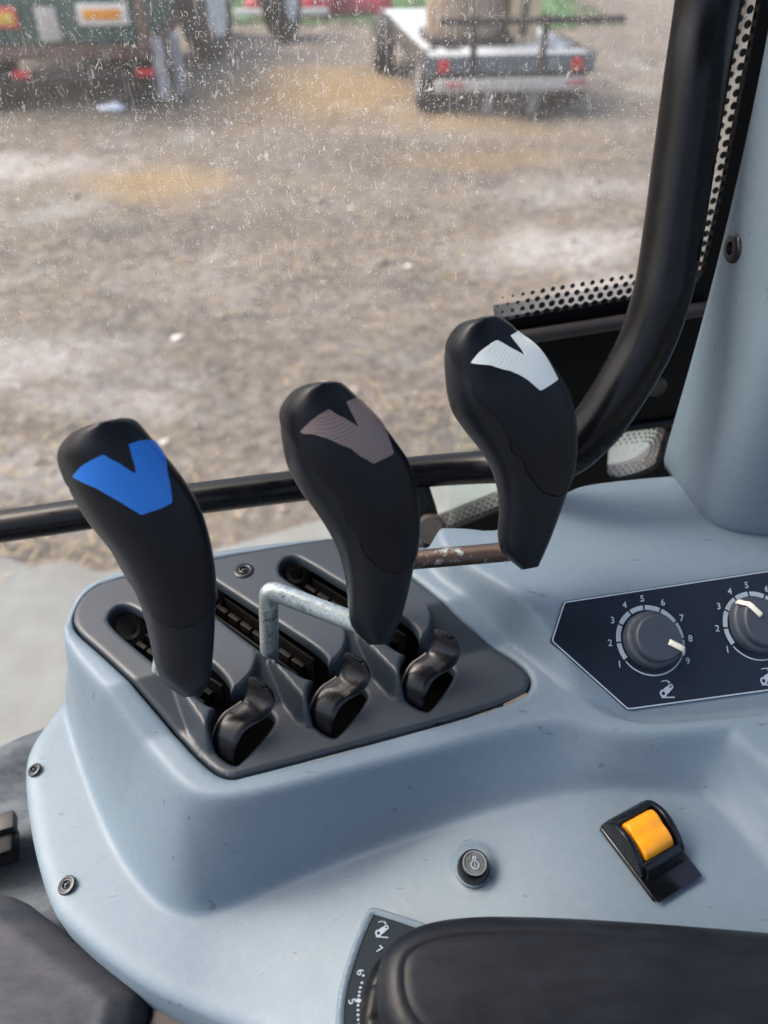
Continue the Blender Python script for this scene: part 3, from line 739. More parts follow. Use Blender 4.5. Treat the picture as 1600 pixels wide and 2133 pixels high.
base_p = [(.0, 0), (.0, .0035), (.034, .0042), (.05, .0038), (LN-.004, .0030), (LN+.001, .0022), (LN+.001, 0)]
o = extr('base_ramp', base_p, -HW-.0008, HW+.0008, M['gloss'], .0009); adopt(o, sw)
front = [(.0300, 0)]+cpf([(.0300, .0110), (.0318, .0122), (.0345, .0105), (.0372, .0070), (.0390, .0040)], 2)+[(.0392, 0)]
o = extr('hood_lip', front, -HW+.0030, HW-.0030, M['wheel'], .0006); adopt(o, sw)
rk = [(.0078, .004)]+cpf([(.0082, .0150), (.0105, .0192), (.0150, .0198), (.0195, .0182), (.0240, .0176), (.0280, .0158), (.0302, .0128), (.0306, .0100)], 3)+[(.0306, .004)]
o = extr('amber_rocker', rk, -HW+.0056, HW-.0056, M['yellow'], .0016, 4); adopt(o, sw)

# ------------------------------------------------------------------ armrest and its scale plate
ZA = -.412
arm_px = [(2300, 2010), (1600, 1938), (1250, 1912), (1100, 1906), (1000, 1905), (920, 1912), (860, 1928), (815, 1955), (790, 1995), (783, 2050), (790, 2110), (815, 2170), (900, 2260), (1100, 2330), (2300, 2500)]
AR = chaikin(xy(arm_px, ZA-.010), 3)
def armz(p):
    d = sdf(p, AR); r = .013
    z = ZA-.016*(1-np.sqrt(np.clip(1-(1-np.clip(d/r, 0, 1))**2, 0, 1)))
    z -= .0009*np.exp(-((d-.0135)/.0018)**2); z += .001*sstep(d, .015, .04)
    return z
def armmat():
    k = MB('dusty_black_vinyl')
    st = k.ramp(k.noise(28, 8, .7, stretch=(1, 3, 1, (0, 0, .2))), [(.42, 0.), (.75, .30)])
    k.base(k.mix(st, lin((17, 20, 26)), lin((46, 52, 62))))
    k.rough(k.ramp(k.noise(30, 6, .7), [(.3, .36), (.7, .55)]))
    k.b.inputs['Specular IOR Level'].default_value = .30; b = k.bump(k.noise(900, 4, .6), .35, .0003); return k.m
M['vinyl'] = armmat()
arm = tag(sheet('armrest', M['vinyl'], AR, [], armz, s=.0025, smooth=80, rows=[grow(AR, -q) for q in (.0012, .003, .0055, .009, .0115, .0128, .0135, .0142, .0155, .018)], skirt=(0, 0, -.035)), 'dusty black vinyl armrest pad with rounded front end at the lower right', 'armrest')
ZP = -.448
sc_out = xy([(700, 2200), (697, 2120), (706, 2050), (735, 1960), (762, 1900), (772, 1886), (800, 1892), (900, 1925), (1000, 1960), (1100, 2100), (1000, 2300), (760, 2330)], ZP)
SCO = chaikin(sc_out, 2)
zin = grow(SCO, -.0045)
def rimz(p):
    d = sdf(p, SCO); return ZP+.0012*np.sin(np.clip(d/.0045, 0, 1)*math.pi)-.002*(1-np.clip(d/.0015, 0, 1))**2
scp = thing('scale_plate', at(800, 2050, ZP-.02), 'dark plate numbered 5 to 7 with pale rim, beside the front end of the armrest', 'scale plate')
o = sheet('rim', M['shell'], SCO, [zin], rimz, s=.0013, skirt=(0, 0, -.03)); adopt(o, scp)
o = sheet('face', simple('slate_face', (26, 36, 44), .45, .1, spec=.25), zin, [], ZP-.0005, s=.006, skirt=(0, 0, -.002)); adopt(o, scp)
bm = bmesh.new(); exn = lambda a: (np.array([math.cos(R(a)), math.sin(R(a)), 0]), np.array([-math.sin(R(a)), math.cos(R(a)), 0]))
for s_, u, v, a in (('7', 790, 1978, -50), ('6', 750, 2025, -70), ('5', 733, 2086, -85)):
    ex, ey = exn(a+14); text_mesh(bm, s_, at(u, v, ZP+.0002), ex, ey, .0055, .01)
o = bmobj(bm, 'scale_numbers', M['print'], None, 0); adopt(o, scp)
bm = bmesh.new(); ex, ey = exn(-4); icon(bm, at(797, 1938, ZP+.0002), ex, ey, (0, 0, 1), .95); o = bmobj(bm, 'lift_arm_symbol', M['print'], None, 0); adopt(o, scp)
bm = bmesh.new()
for k, (u, v) in enumerate([(757, 2032), (754, 2047), (751, 2057), (749, 2066), (748, 2074), (747, 2084), (746, 2094), (746, 2104), (746, 2114), (747, 2124), (748, 2134)]):
    p = at(u, v, ZP+.0002); r_ = .0006 if k != 5 else .0011
    bm.faces.new([bm.verts.new(p+np.array([r_*1.3*math.cos(t), r_*math.sin(t), 0])) for t in np.linspace(0, 2*math.pi, 8, endpoint=False)])
o = bmobj(bm, 'tick_marks', M['print'], None, 0); adopt(o, scp)
# black slider collar between scale and armrest
col_ = chaikin(xy([(745, 2140), (752, 2080), (765, 2030), (785, 1990), (820, 1965), (900, 1990), (930, 2150), (800, 2250)], ZP+.008), 2)
def colz(p):
    d = sdf(p, col_); return ZP+.009-.007*(1-np.clip(d/.006, 0, 1))**2+.0007*np.where(np.sin(p[:, 1]*420) > .9, -1, 0)
o = sheet('lever_collar', M['rubber'], col_, [], colz, s=.0018, skirt=(0, 0, -.01)); adopt(o, scp)

# ------------------------------------------------------------------ pillar trim
pb = [at(1385, 966, H2), at(1415, 1008, H2), at(1446, 1049, H2), at(1478, 1086, H2), at(1530, 1107, H2), at(1610, 1113, H2), at(1760, 1105, H2), at(2000, 1090, H2)]
pt = crom([p[:2] for p in pb], 6)
bm = bmesh.new(); rows = []
cx = np.array([pb[-1][0], pb[0][1]+.06])
for z in [H2-.003, H2+.002, H2+.006]+list(np.linspace(H2+.02, .35, 24)):
    k = z-H2; pull = .004*math.exp(-max(0, k)/.004)
    lean = -.0103*max(0, k/.28)**2.6
    rr = []
    for i, p in enumerate(pt):
        q = p+(cx-p)/np.linalg.norm(cx-p)*pull
        # upright crease turned a little with height
        rr.append(bm.verts.new((q[0]+lean, q[1], z)))
    rows.append(rr)
for i in range(len(rows)-1):
    for j in range(len(pt)-1): bm.faces.new((rows[i][j], rows[i][j+1], rows[i+1][j+1], rows[i+1][j]))
pil = bmobj(bm, 'trim_panel', M['shell'], None, 60)
pt_ = thing('pillar_trim', at(1500, 1085, H2), 'tall grey blue cab pillar trim rising from the console at the right edge', 'pillar')
adopt(pil, pt_); sm = pil.modifiers.new('t', 'SOLIDIFY'); sm.thickness = .003; sm.offset = -1
# pillar screw on the surface
me = pil.data
from mathutils.bvhtree import BVHTree
bvh = BVHTree.FromPolygons([v.co for v in me.vertices], [tuple(p.vertices) for p in me.polygons])
hit = bvh.ray_cast(Vector((0, 0, 0)), V3(ray(1537, 516)).normalized())
if hit[0] is not None:
    n_ = hit[1] if hit[1].dot(hit[0]) < 0 else -hit[1]
    q = lathe([(.0145, -.0002), (.0145, .0004), (.0132, .0007), (.0118, .0001)], np.array(hit[0]), 'screw_recess', M['shell'], None, axis=n_, seg=32); adopt(q, pt_)
    q = lathe([(.0115, .0002), (.0115, .0012), (.0102, .0014), (.0096, .0036), (.0086, .0050), (.0074, .0055), (.0044, .0055), (.0038, .0034), (.0001, .0034)], np.array(hit[0]), 'screw', M['screw'], None, axis=n_, seg=28); adopt(q, pt_)

# ------------------------------------------------------------------ unseen cab roof, added to cut the light from overhead
roof = thing('unseen_cab_roof', (0, -.2, .80), 'unseen dark grey roof of the tractor cab, added to cut overhead light', 'light blocker')
bm = bmesh.new(); box(bm, Fr(Vector((0, 0, 0)), math.atan(.2)), -.85, .85, -1.15, .60, .80, .90, bev=.03)
q = bmobj(bm, 'roof_blocker', simple('blocker_grey', (70, 72, 76), .9, .1, 8), None); adopt(q, roof)
# ------------------------------------------------------------------ window, frame, frit
WY0, WK = .575, .20
WN = np.array([-WK, 1, 0]); WN /= np.linalg.norm(WN); WP = np.array([0, WY0, 0]); WX = np.array([1, WK, 0])/math.hypot(1, WK)
def wp(u, v): q = onp(u, v, WP, WN)-WP; return np.array([q @ WX, q[2]])
def WF(off): return lambda v: WP+np.outer(v[:, 0], WX)+np.column_stack([np.zeros(len(v)), np.zeros(len(v)), v[:, 1]])-WN*off
win = thing('cab_window', WP+np.array([0, 0, -.6]), 'large dusty cab window pane with dotted black edge at its corner', 'window')
fr_px = [(1046, 663), (1320, 618), (1440, 598), (1462, 560), (1500, 400), (1590, -60), (1640, -260), (2500, -260), (2500, 1500), (820, 1500), (868, 1150), (886, 1120), (960, 1090), (1040, 1058), (1100, 1040), (1100, 960), (1082, 960)]
FRP = [wp(*p) for p in fr_px]
h1 = chaikin([wp(*p) for p in ((1262, 1004), (1263, 930), (1275, 905), (1320, 888), (1376, 882), (1396, 905), (1390, 945), (1350, 985))], 2)
frame = thing('window_frame', at(1450, 1150, -.6), 'black painted window frame around the lower corner of the cab window', 'window frame')
o = sheet('frame_plate', M['frame'], FRP, [h1], None, s=.02, skirt=tuple(WN*.03), F=WF(.004), grid=False, smooth=0); adopt(o, frame)
a = wp(1050, 697); b = wp(1320, 655); c_ = wp(1460, 645)
def wpt(p, off): return WP+WX*p[0]+np.array([0, 0, p[1]])-WN*off
o = tube([wpt(a-np.array([.04, .002]), .010), wpt(a, .010), wpt(b, .010), wpt(b+(b-a)*.55, .010)], .0065, 'ledge_strip', simple('dull_black_strip', (44, 40, 40), .5, .3), None, 16); adopt(o, frame)
a2 = wp(1230, 893); b2 = wp(1420, 868)
o = tube([wpt(a2-np.array([.02, .002]), .007), wpt(a2, .007), wpt(b2, .007)], .004, 'seal_strip', M['rubber'], None, 12); adopt(o, frame)
p = wp(1362, 800); q = lathe([(.010, 0), (.010, .003), (.007, .005), (.004, .004), (.0001, .004)], wpt(p, .004), 'frame_bolt', simple('dull_bolt', (34, 36, 38), .5, .2), None, axis=-WN); adopt(q, frame)
def glassmat(name, tint, dirt):
    k = MB(name); t = k.t; t.nodes.remove(k.b)
    tr = k.n('ShaderNodeBsdfTransparent'); tr.inputs[0].default_value = tint
    gl = k.n('ShaderNodeBsdfGlossy'); gl.inputs['Roughness'].default_value = .02
    fz_ = k.n('ShaderNodeFresnel'); fz_.inputs[0].default_value = 1.45
    m1 = k.n('ShaderNodeMixShader'); k.l(fz_.outputs[0], m1.inputs[0]); k.l(tr.outputs[0], m1.inputs[1]); k.l(gl.outputs[0], m1.inputs[2])
    df = k.n('ShaderNodeBsdfDiffuse'); df.inputs[0].default_value = (.78, .77, .74, 1)
    tl = k.n('ShaderNodeBsdfTranslucent'); tl.inputs[0].default_value = (.85, .84, .80, 1)
    ds = k.n('ShaderNodeMixShader'); ds.inputs[0].default_value = .6; k.l(df.outputs[0], ds.inputs[1]); k.l(tl.outputs[0], ds.inputs[2])
    spots = k.ramp(k.noise(400, 2, .6), [(.675, 0.), (.71, .5)])
    film = k.ramp(k.noise(14, 5, .7), [(.25, .03*dirt), (.8, .14*dirt)])
    fine = k.ramp(k.noise(800, 2, .5), [(.62, 0.), (.70, .6)])
    # curly drop trails: thin isolines of a stretched noise broken up by another
    n1 = k.noise(230, 1.5, .5, stretch=(1, 1, .38, (0, R(12), 0)), dist=1.2)
    ln = k.ramp(n1, [(.480, 0.), (.490, 1.), (.502, 1.), (.512, 0.)])
    br = k.ramp(k.noise(150, 2, .5), [(.50, 0.), (.58, .75)])
    # drips
    n2 = k.noise(420, 1.5, .5, stretch=(1, 1, .11, (0, R(8), 0)))
    dr = k.ramp(n2, [(.60, 0.), (.74, .18)])
    def mx(a, b):
        x = k.n('ShaderNodeMath', operation='MAXIMUM'); k.l(a, x.inputs[0]); k.l(b, x.inputs[1]); return x.outputs[0]
    mul = k.n('ShaderNodeMath', operation='MULTIPLY'); k.l(ln, mul.inputs[0]); k.l(br, mul.inputs[1])
    area = k.ramp(k.noise(6, 3, .5), [(.3, .35), (.65, 1.)])
    sepz = k.n('ShaderNodeSeparateXYZ'); k.l(k.tc.outputs['Object'], sepz.inputs[0])
    zr = k.n('ShaderNodeMapRange'); zr.inputs[1].default_value = -.30; zr.inputs[2].default_value = -.12; zr.inputs[3].default_value = .35; zr.inputs[4].default_value = 1.0; k.l(sepz.outputs[2], zr.inputs[0])
    all_ = mx(mx(spots, fine), mx(mul.outputs[0], dr))
    m2 = k.n('ShaderNodeMath', operation='MULTIPLY'); k.l(all_, m2.inputs[0]); k.l(area, m2.inputs[1])
    m3 = k.n('ShaderNodeMath', operation='MULTIPLY'); k.l(m2.outputs[0], m3.inputs[0]); k.l(zr.outputs[0], m3.inputs[1])
    m4 = k.n('ShaderNodeMath', operation='MULTIPLY'); m4.inputs[1].default_value = dirt; k.l(m3.outputs[0], m4.inputs[0])
    add = k.n('ShaderNodeMath', operation='ADD', use_clamp=True); k.l(m4.outputs[0], add.inputs[0]); k.l(film, add.inputs[1])
    def mr(sock, a, b):
        q = k.n('ShaderNodeMapRange'); q.inputs[1].default_value = a; q.inputs[2].default_value = b; q.inputs[3].default_value = 0; q.inputs[4].default_value = 1; k.l(sock, q.inputs[0]); return q.outputs[0]
    def mm(op, a, b):
        q = k.n('ShaderNodeMath', operation=op)
        for v, i in ((a, 0), (b, 1)):
            if isinstance(v, bpy.types.NodeSocket): k.l(v, q.inputs[i])
            else: q.inputs[i].default_value = v
        return q.outputs[0]
    edge_ = mm('MAXIMUM', mm('MULTIPLY', mr(sepz.outputs[2], -.250, -.266), mr(sepz.outputs[0], .085, .16)), mr(sepz.outputs[0], .250, .262))
    caked = k.ramp(k.noise(260, 5, .7), [(.3, .34), (.7, .58)])
    add2 = mm('MAXIMUM', add.outputs[0], mm('MULTIPLY', edge_, caked))
    m5 = k.n('ShaderNodeMixShader'); k.l(add2, m5.inputs[0]); k.l(m1.outputs[0], m5.inputs[1]); k.l(ds.outputs[0], m5.inputs[2])
    k.l(m5.outputs[0], k.o.inputs[0]); return k.m
M['glass'] = glassmat('dirty_glass', (.97, .985, .98, 1), 1.0)
M['glass2'] = glassmat('green_tinted_glass', (.80, .93, .88, 1), .9)
gp = [wp(-900, -400), wp(1020, -400), wp(1700, -400), wp(1500, 640), wp(1300, 665), wp(1000, 700)]
x0 = wp(-900, 900)[0]; x1 = wp(1600, 0)[0]+.02; zt = .30; zb1 = wp(1180, 645)[1]-.004
gl = sheet('glass_pane', M['glass'], [(x0, zt), (x1, zt), (x1, zb1), (wp(1030, 690)[0]-.02, zb1), (wp(1030, 690)[0]-.03, -1.1), (x0, -1.1)], [], None, s=.05, skirt=None, F=WF(-.002), grid=False, smooth=0); face_to_camera_side(gl); adopt(gl, win)
g2 = sheet('lower_pane', M['glass2'], [(wp(1030, 690)[0]-.028, zb1-.01), (x1, zb1-.01), (x1, -1.1), (wp(1030, 690)[0]-.028, -1.1)], [], None, s=.05, skirt=None, F=WF(-.004), grid=False, smooth=0)
low = thing('lower_window', WP+np.array([.2, 0, -.6]), 'small green tinted lower window glimpsed behind the white V lever', 'window'); face_to_camera_side(g2); adopt(g2, low)
def dots(name, path, rows_, pitch, side, parent, rmax, off=.0012, taper=False):
    # path: plan polyline in window coordinates (frame edge); dots march along it in rows away from the edge
    P = densify(path, .0005, False); L = [0]
    for i in range(1, len(P)): L.append(L[-1]+np.linalg.norm(P[i]-P[i-1]))
    L = np.array(L); P = np.array(P); bm = bmesh.new()
    for r_ in range(rows_):
        s_ = (r_ % 2)*pitch*.5
        while s_ < L[-1]:
            i = min(len(P)-2, int(np.searchsorted(L, s_))); t = P[min(i+3, len(P)-1)]-P[max(i-3, 0)]; t /= np.linalg.norm(t)+1e-12; nn = np.array([-t[1], t[0]])*side
            c = P[i]+nn*(r_*pitch*.74); q_ = min(1, .35+s_/.06) if taper else 1
            rad = q_*rmax*.86*(1-.5*(r_/(rows_))**1.3)
            p0 = WP+WX*c[0]+np.array([0, 0, c[1]])-WN*off
            bm.faces.new([bm.verts.new(p0+WX*rad*math.cos(a)+np.array([0, 0, rad*math.sin(a)])) for a in np.linspace(0, 2*math.pi, 14, endpoint=False)])
            s_ += pitch
    o = bmobj(bm, name, M['frit'], None, 0); o['kind'] = 'stuff'; adopt(o, parent); return o
edge = [wp(*p) for p in ((1035, 665), (1150, 645), (1320, 617), (1432, 599))]
dots('dotted_edge', edge, 4, .0088, 1, win, .0038, taper=True)
edge = [wp(*p) for p in ((1448, 598), (1466, 560), (1503, 400), (1545, 210), (1592, -60), (1635, -250))]
dots('dotted_edge', edge, 3, .0088, 1, win, .0037)
edge = [wp(*p) for p in ((870, 1126), (960, 1092), (1040, 1060), (1100, 1041))]
dots('dotted_edge', edge, 5, .0066, 1, low, .0023)
hh = [h1[i] for i in range(len(h1))]
hp = [wp(*p) for p in ((1262, 1006), (1350, 986), (1388, 950), (1396, 905), (1376, 882), (1320, 886), (1262, 898))]
dots('dotted_edge', chaikin(hp, 2, False), 5, .0066, 1, low, .0022)

# ------------------------------------------------------------------ grab rail
rail = thing('grab_rail', dep(1240, 930, .55), 'thick gloss black grab rail running across the window and bending upward', 'grab rail')
RP = [(-260, 1128, .585), (0, 1097, .590), (300, 1053, .595), (620, 1012, .600), (850, 985, .602), (1020, 972, .590), (1110, 968, .565), (1180, 945, .545), (1240, 888, .530), (1290, 815, .518), (1345, 715, .505), (1380, 610, .492), (1400, 500, .482), (1425, 330, .466), (1452, 150, .448), (1476, 0, .435), (1510, -220, .41), (1530, -400, .395)]
pts = crom([dep(*p) for p in RP], 6); rr = crom([[r_] for r_ in (.0130,)*5+(.0135, .0155, .0175, .0185)+(.0190,)*9], 6)
o = tube(pts, [float(x[0]) for x in rr], 'rail_tube', M['rail'], None, 32); adopt(o, rail)
o = tube([dep(868, 1000, .605), dep(885, 1055, .612), dep(893, 1090, .616), dep(900, 1140, .62)], [.0085, .009, .0095, .0085], 'rail_stay', M['rubber'], None, 16); adopt(o, rail)
o = lathe([(.010, -.004), (.0125, 0), (.0125, .006), (.010, .009), (.0001, .009)], dep(898, 1100, .606), 'stay_cap', simple('clear_grey_cap', (74, 70, 66), .25, .2), None, axis=(-.1, -.8, .5)); adopt(o, rail)

# ------------------------------------------------------------------ lower left: seat cushion, trim and latch
def fabric(name, c1, c2, sc_=950):
    k = MB(name)
    ch = k.n('ShaderNodeTexChecker'); ch.inputs['Scale'].default_value = sc_; mp = k.n('ShaderNodeMapping'); mp.inputs['Rotation'].default_value = (0, 0, R(38)); k.l(k.tc.outputs['Object'], mp.inputs[0]); k.l(mp.outputs[0], ch.inputs[0])
    st = k.ramp(k.noise(34, 8, .7, stretch=(1, 2.2, 1, (0, 0, -.5))), [(.36, 0.), (.72, .8)])
    cc_ = k.mix(st, lin(c1), lin(c2)); k.base(k.mix(.12, cc_, ch.outputs[0], 'OVERLAY')); k.rough(.72)
    k.bump(ch.outputs[1], .5, .0005); return k.m
M['fab'] = fabric('dusty_grey_cordura', (36, 42, 52), (70, 70, 76)); M['fab2'] = fabric('brown_grey_cloth', (66, 62, 64), (86, 80, 82), 700)
ZS = -.520
cu = chaikin(xy([(-600, 1800), (-60, 1840), (30, 1850), (70, 1880), (120, 1915), (200, 1970), (290, 2035), (300, 2070), (290, 2110), (270, 2200), (250, 2500), (-600, 2500)], ZS-.006), 2)
def cuz(p):
    d = sdf(p, cu); r = .022
    return ZS-.026*(1-np.sqrt(np.clip(1-(1-np.clip(d/r, 0, 1))**2, 0, 1)))+.002*np.exp(-((d-.02)/.004)**2)+.004*np.sin(p[:, 0]*30+p[:, 1]*18)
tag(sheet('seat_cushion', M['fab'], cu, [], cuz, s=.004, skirt=(0, 0, -.06)), 'dusty grey woven seat cushion corner at the lower left', 'seat cushion')
cu2 = chaikin(xy([(305, 2070), (330, 2040), (700, 2160), (1200, 2500), (240, 2500), (285, 2150)], -.545), 1)
tag(sheet('cloth_panel', M['fab2'], cu2, [], lambda p: -.545-.05*sstep(-sdf(p, cu2), 0, 1)-.012*(1-np.clip(sdf(p, cu2)/.01, 0, 1))**2, s=.006, skirt=(0, 0, -.05)), 'brown grey ribbed cloth panel under the lower edge of the console', 'cloth panel')
tr = chaikin(xy([(-900, 1700), (-100, 1560), (20, 1500), (110, 1455), (200, 1440), (330, 1500), (400, 1750), (400, 2000), (200, 2100), (-600, 2200), (-1000, 2000)], -.575), 2)
def trz(p):
    d = sdf(p, tr); return -.575-.05*(1-np.sqrt(np.clip(1-(1-np.clip(d/.05, 0, 1))**2, 0, 1)))+.006*np.sin(p[:, 0]*45-p[:, 1]*60)+.004*np.sin(p[:, 1]*90)
tag(sheet('side_cushion', fabric('blue_grey_cordura', (52, 62, 74), (100, 106, 110)), tr, [], trz, s=.006, skirt=(0, 0, -.08)), 'rumpled blue grey fabric cover behind the left end of the console', 'cushion')
lt = thing('belt_buckle', at(5, 1750, -.56), 'black buckle at the left edge beside the grey cover', 'buckle')
f = Fr(V3(at(-40, 1760, -.545)), R(20)); bm = bmesh.new(); box(bm, f, -.02, .022, -.012, .014, -.02, 0, bev=.003); q = bmobj(bm, 'buckle_body', M['rubber'], None); adopt(q, lt)
bm = bmesh.new(); box(bm, f, .0, .0245, .003, .018, -.006, .006, bev=.002); q = bmobj(bm, 'buckle_tab', simple('scuffed_black', (36, 36, 38), .4, .4, 200), None); adopt(q, lt)

# ------------------------------------------------------------------ the yard outside
def G(u, v, h=0.): return at(u, v, GZ+h)
GV = .60
def groundmat():
    k = MB('muddy_straw_ground'); t = k.tc.outputs['Object']
    n_big = k.noise(.55, 6, .65, dist=.6); n_mid = k.noise(1.7, 8, .7, dist=.5); n_fine = k.noise(9, 10, .78); n_x = k.noise(28, 6, .7)
    mud = k.ramp(n_fine, [(.34, lin((72, 63, 56))), (.46, lin((114, 102, 91))), (.56, lin((154, 142, 130))), (.70, lin((198, 190, 184)))])
    straw = k.ramp(n_x, [(.30, lin((112, 101, 85))), (.52, lin((164, 149, 124))), (.72, lin((200, 187, 162)))])
    pale = k.ramp(n_fine, [(.3, lin((148, 146, 143))), (.7, lin((204, 201, 197)))])
    dark = k.ramp(n_x, [(.3, lin((62, 56, 52))), (.7, lin((98, 90, 84)))])
    a = k.mix(k.ramp(n_mid, [(.52, 0.), (.66, .7)]), mud, straw)
    b_ = k.mix(k.ramp(n_big, [(.57, 0.), (.68, .75)]), a, pale)
    def spot(u, v, rx, ry):
        p = at(u, v, GZ); mp = k.n('ShaderNodeMapping'); mp.vector_type = 'POINT'
        mp.inputs['Location'].default_value = (-p[0]/rx, -p[1]/ry, -GZ); mp.inputs['Scale'].default_value = (1/rx, 1/ry, 1); k.l(t, mp.inputs[0])
        ln_ = k.n('ShaderNodeVectorMath', operation='LENGTH'); k.l(mp.outputs[0], ln_.inputs[0])
        ad = k.n('ShaderNodeMath', operation='MULTIPLY_ADD'); k.l(n_mid, ad.inputs[0]); ad.inputs[1].default_value = 2.2; k.l(ln_.outputs[1], ad.inputs[2])
        return k.ramp(ad.outputs[0], [(0., 0.), (.001, 0.)]) if False else ad.outputs[0]
    def spotmask(u, v, rx, ry, amt):
        o_ = spot(u, v, rx, ry); mr = k.n('ShaderNodeMapRange'); mr.inputs[1].default_value = 1.5; mr.inputs[2].default_value = 2.3; mr.inputs[3].default_value = amt; mr.inputs[4].default_value = 0; k.l(o_, mr.inputs[0]); return mr.outputs[0]
    for (u, v, rx, ry, am) in ((1160, 520, .75, .55, .9), (20, 345, 1.2, .6, .8), (120, 760, .8, .35, .6), (60, 980, .7, .3, .55), (560, 1030, .5, .15, .4)):
        pass
    for (u, v, rx, ry, am) in ((660, 175, 1.9, 1.9, .85), (310, 370, 1.1, .8, .8), (1040, 275, 1.8, .9, .7), (640, 390, .9, .5, .5)):
        b_ = k.mix(spotmask(u, v, rx, ry, am), b_, straw)
    for (u, v, rx, ry, am) in ((300, 240, 2.4, .8, .7), (900, 330, 1.4, .9, .5), (520, 470, 1.4, .5, .4)):
        b_ = k.mix(spotmask(u, v, rx, ry, am), b_, dark)
    c = k.mix(k.ramp(k.noise(1.15, 8, .72, stretch=(1, 1.5, 1, (0, 0, .5)), dist=.8), [(.34, .85), (.47, 0.)]), b_, dark)
    gold = k.ramp(n_x, [(.34, lin((104, 82, 54))), (.52, lin((184, 148, 92))), (.66, lin((226, 200, 148)))])
    for (u, v, rx, ry, am) in ((680, 190, 2.2, 2.4, .85), (330, 375, .8, .7, .8), (960, 250, 1.2, .9, .6), (1000, 330, 1.5, .5, .4)):
        c = k.mix(spotmask(u, v, rx, ry, am), c, gold)
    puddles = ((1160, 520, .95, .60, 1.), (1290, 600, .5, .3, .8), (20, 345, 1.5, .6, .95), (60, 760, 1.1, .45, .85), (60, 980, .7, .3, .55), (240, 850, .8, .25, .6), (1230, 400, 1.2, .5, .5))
    drk = k.n('ShaderNodeHueSaturation'); drk.inputs['Value'].default_value = GV; k.l(c, drk.inputs['Color']); c = drk.outputs[0]
    sky_sheen = k.ramp(n_fine, [(.36, lin((120, 114, 110))), (.52, lin((158, 155, 153))), (.7, lin((182, 182, 184)))])  # pale tones paint the sky reflected in the puddle water
    for (u, v, rx, ry, am) in puddles: c = k.mix(spotmask(u, v, rx, ry, am), c, sky_sheen)
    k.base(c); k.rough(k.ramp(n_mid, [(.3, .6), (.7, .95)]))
    bb = k.bump(n_fine, .8, .10); k.bump(n_x, .6, .03, bb); return k.m
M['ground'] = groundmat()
def sg(n, ext, k): t = np.linspace(-1, 1, n); return ext*np.sinh(k*t)/math.sinh(k)
gx = sg(300, 320, 6.2)+2; ty_ = np.linspace(0, 1, 330); gy = np.where(ty_ < 2, -60*(1-ty_/.12).clip(0, 1)**2+(ty_*1.0)**3.2*420+ty_*16, 0)
Xg, Yg = np.meshgrid(gx, gy); Z = np.zeros_like(Xg)
for i in range(Xg.shape[0]):
    for j in range(Xg.shape[1]):
        x, y = Xg[i, j], Yg[i, j]
        if abs(x) < 22 and y < 45:
            Z[i, j] = .10*noise.noise(Vector((x*.6, y*.6, 1)))+.055*noise.noise(Vector((x*1.9, y*1.9, 4)))+.03*noise.noise(Vector((x*5, y*5, 9)))
fade = np.clip((22-np.abs(Xg))/6, 0, 1)*np.clip((45-Yg)/8, 0, 1)
Pg = np.stack([Xg, Yg, GZ+Z*fade], 2).reshape(-1, 3); nn_ = len(gx)
me = bpy.data.meshes.new('ground'); fc = [(i*nn_+j, i*nn_+j+1, (i+1)*nn_+j+1, (i+1)*nn_+j) for i in range(len(gy)-1) for j in range(nn_-1)]
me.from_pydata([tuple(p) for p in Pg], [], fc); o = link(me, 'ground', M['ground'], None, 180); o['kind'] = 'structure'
# pale concrete apron beside the tractor
ap = [G(u, v) for u, v in ((-700, 1230), (-200, 1180), (0, 1165), (60, 1200), (150, 1180), (210, 1215), (330, 1190), (450, 1165), (600, 1120), (760, 1075), (850, 1045), (930, 1020), (1040, 1000), (1400, 860), (2200, 640))]
apo = [tuple(p[:2]) for p in ap]+[(14, -14), (-14, -14)]  # unseen stretch behind the camera, added to bounce neutral grey light
def conc():
    k = MB('pale_concrete'); k.base(k.mix(k.ramp(k.noise(2.4, 7, .65), [(.42, 0.), (.68, .7)]), k.ramp(k.noise(7, 8, .7), [(.3, lin((94, 99, 98))), (.7, lin((110, 114, 112)))]), lin((92, 89, 85))))
    k.rough(.8); k.bump(k.noise(60, 5), .3, .01); return k.m
o = sheet('concrete_apron', conc(), chaikin(apo, 2), [], lambda p: GZ+.13-.07*(1-np.clip(sdf(p, apo)/.3, 0, 1)), s=.12, skirt=(0, 0, -.2)); o['kind'] = 'structure'

# loose pale clods, rags of straw
def clods(name, n, cols, szr, xr, yr, label, cat):
    bm = bmesh.new()
    for i in range(n):
        y = yr[0]+(yr[1]-yr[0])*random.random()**1.3; x = random.uniform(*xr)*(y/8+.3)
        s_ = random.uniform(*szr)*(random.random()**2+.4); c = Vector((x, y, GZ+s_*.2+.1*noise.noise(Vector((x*.6, y*.6, 1)))+.055*noise.noise(Vector((x*1.9, y*1.9, 4)))))
        r_ = bmesh.ops.create_icosphere(bm, subdivisions=2, radius=s_, matrix=Matrix.Translation(c) @ Matrix.Rotation(random.random()*6, 4, 'Z') @ Matrix.Diagonal((random.uniform(.7, 1.6), random.uniform(.7, 1.3), random.uniform(.3, .6), 1)))
        for v_ in r_['verts']: v_.co += Vector((noise.noise(v_.co*18), noise.noise(v_.co*18+Vector((9, 0, 0))), noise.noise(v_.co*18+Vector((0, 7, 0)))))*s_*.6
    o = bmobj(bm, name, cols, None, 60); tag(o, label, cat, None, 'stuff')
clods('pale_clods', 60, simple('pale_clay', (176, 170, 164), .9, .25, 6), (.015, .03), (-3, 3), (2.4, 14), 'pale lumps of clay scattered over the muddy yard', 'clods')
clods('dark_clods', 160, simple('dark_clay', (110, 101, 94), .9, .25, 6), (.02, .06), (-3, 3), (1.7, 14), 'dark lumps of mud scattered over the yard', 'clods')
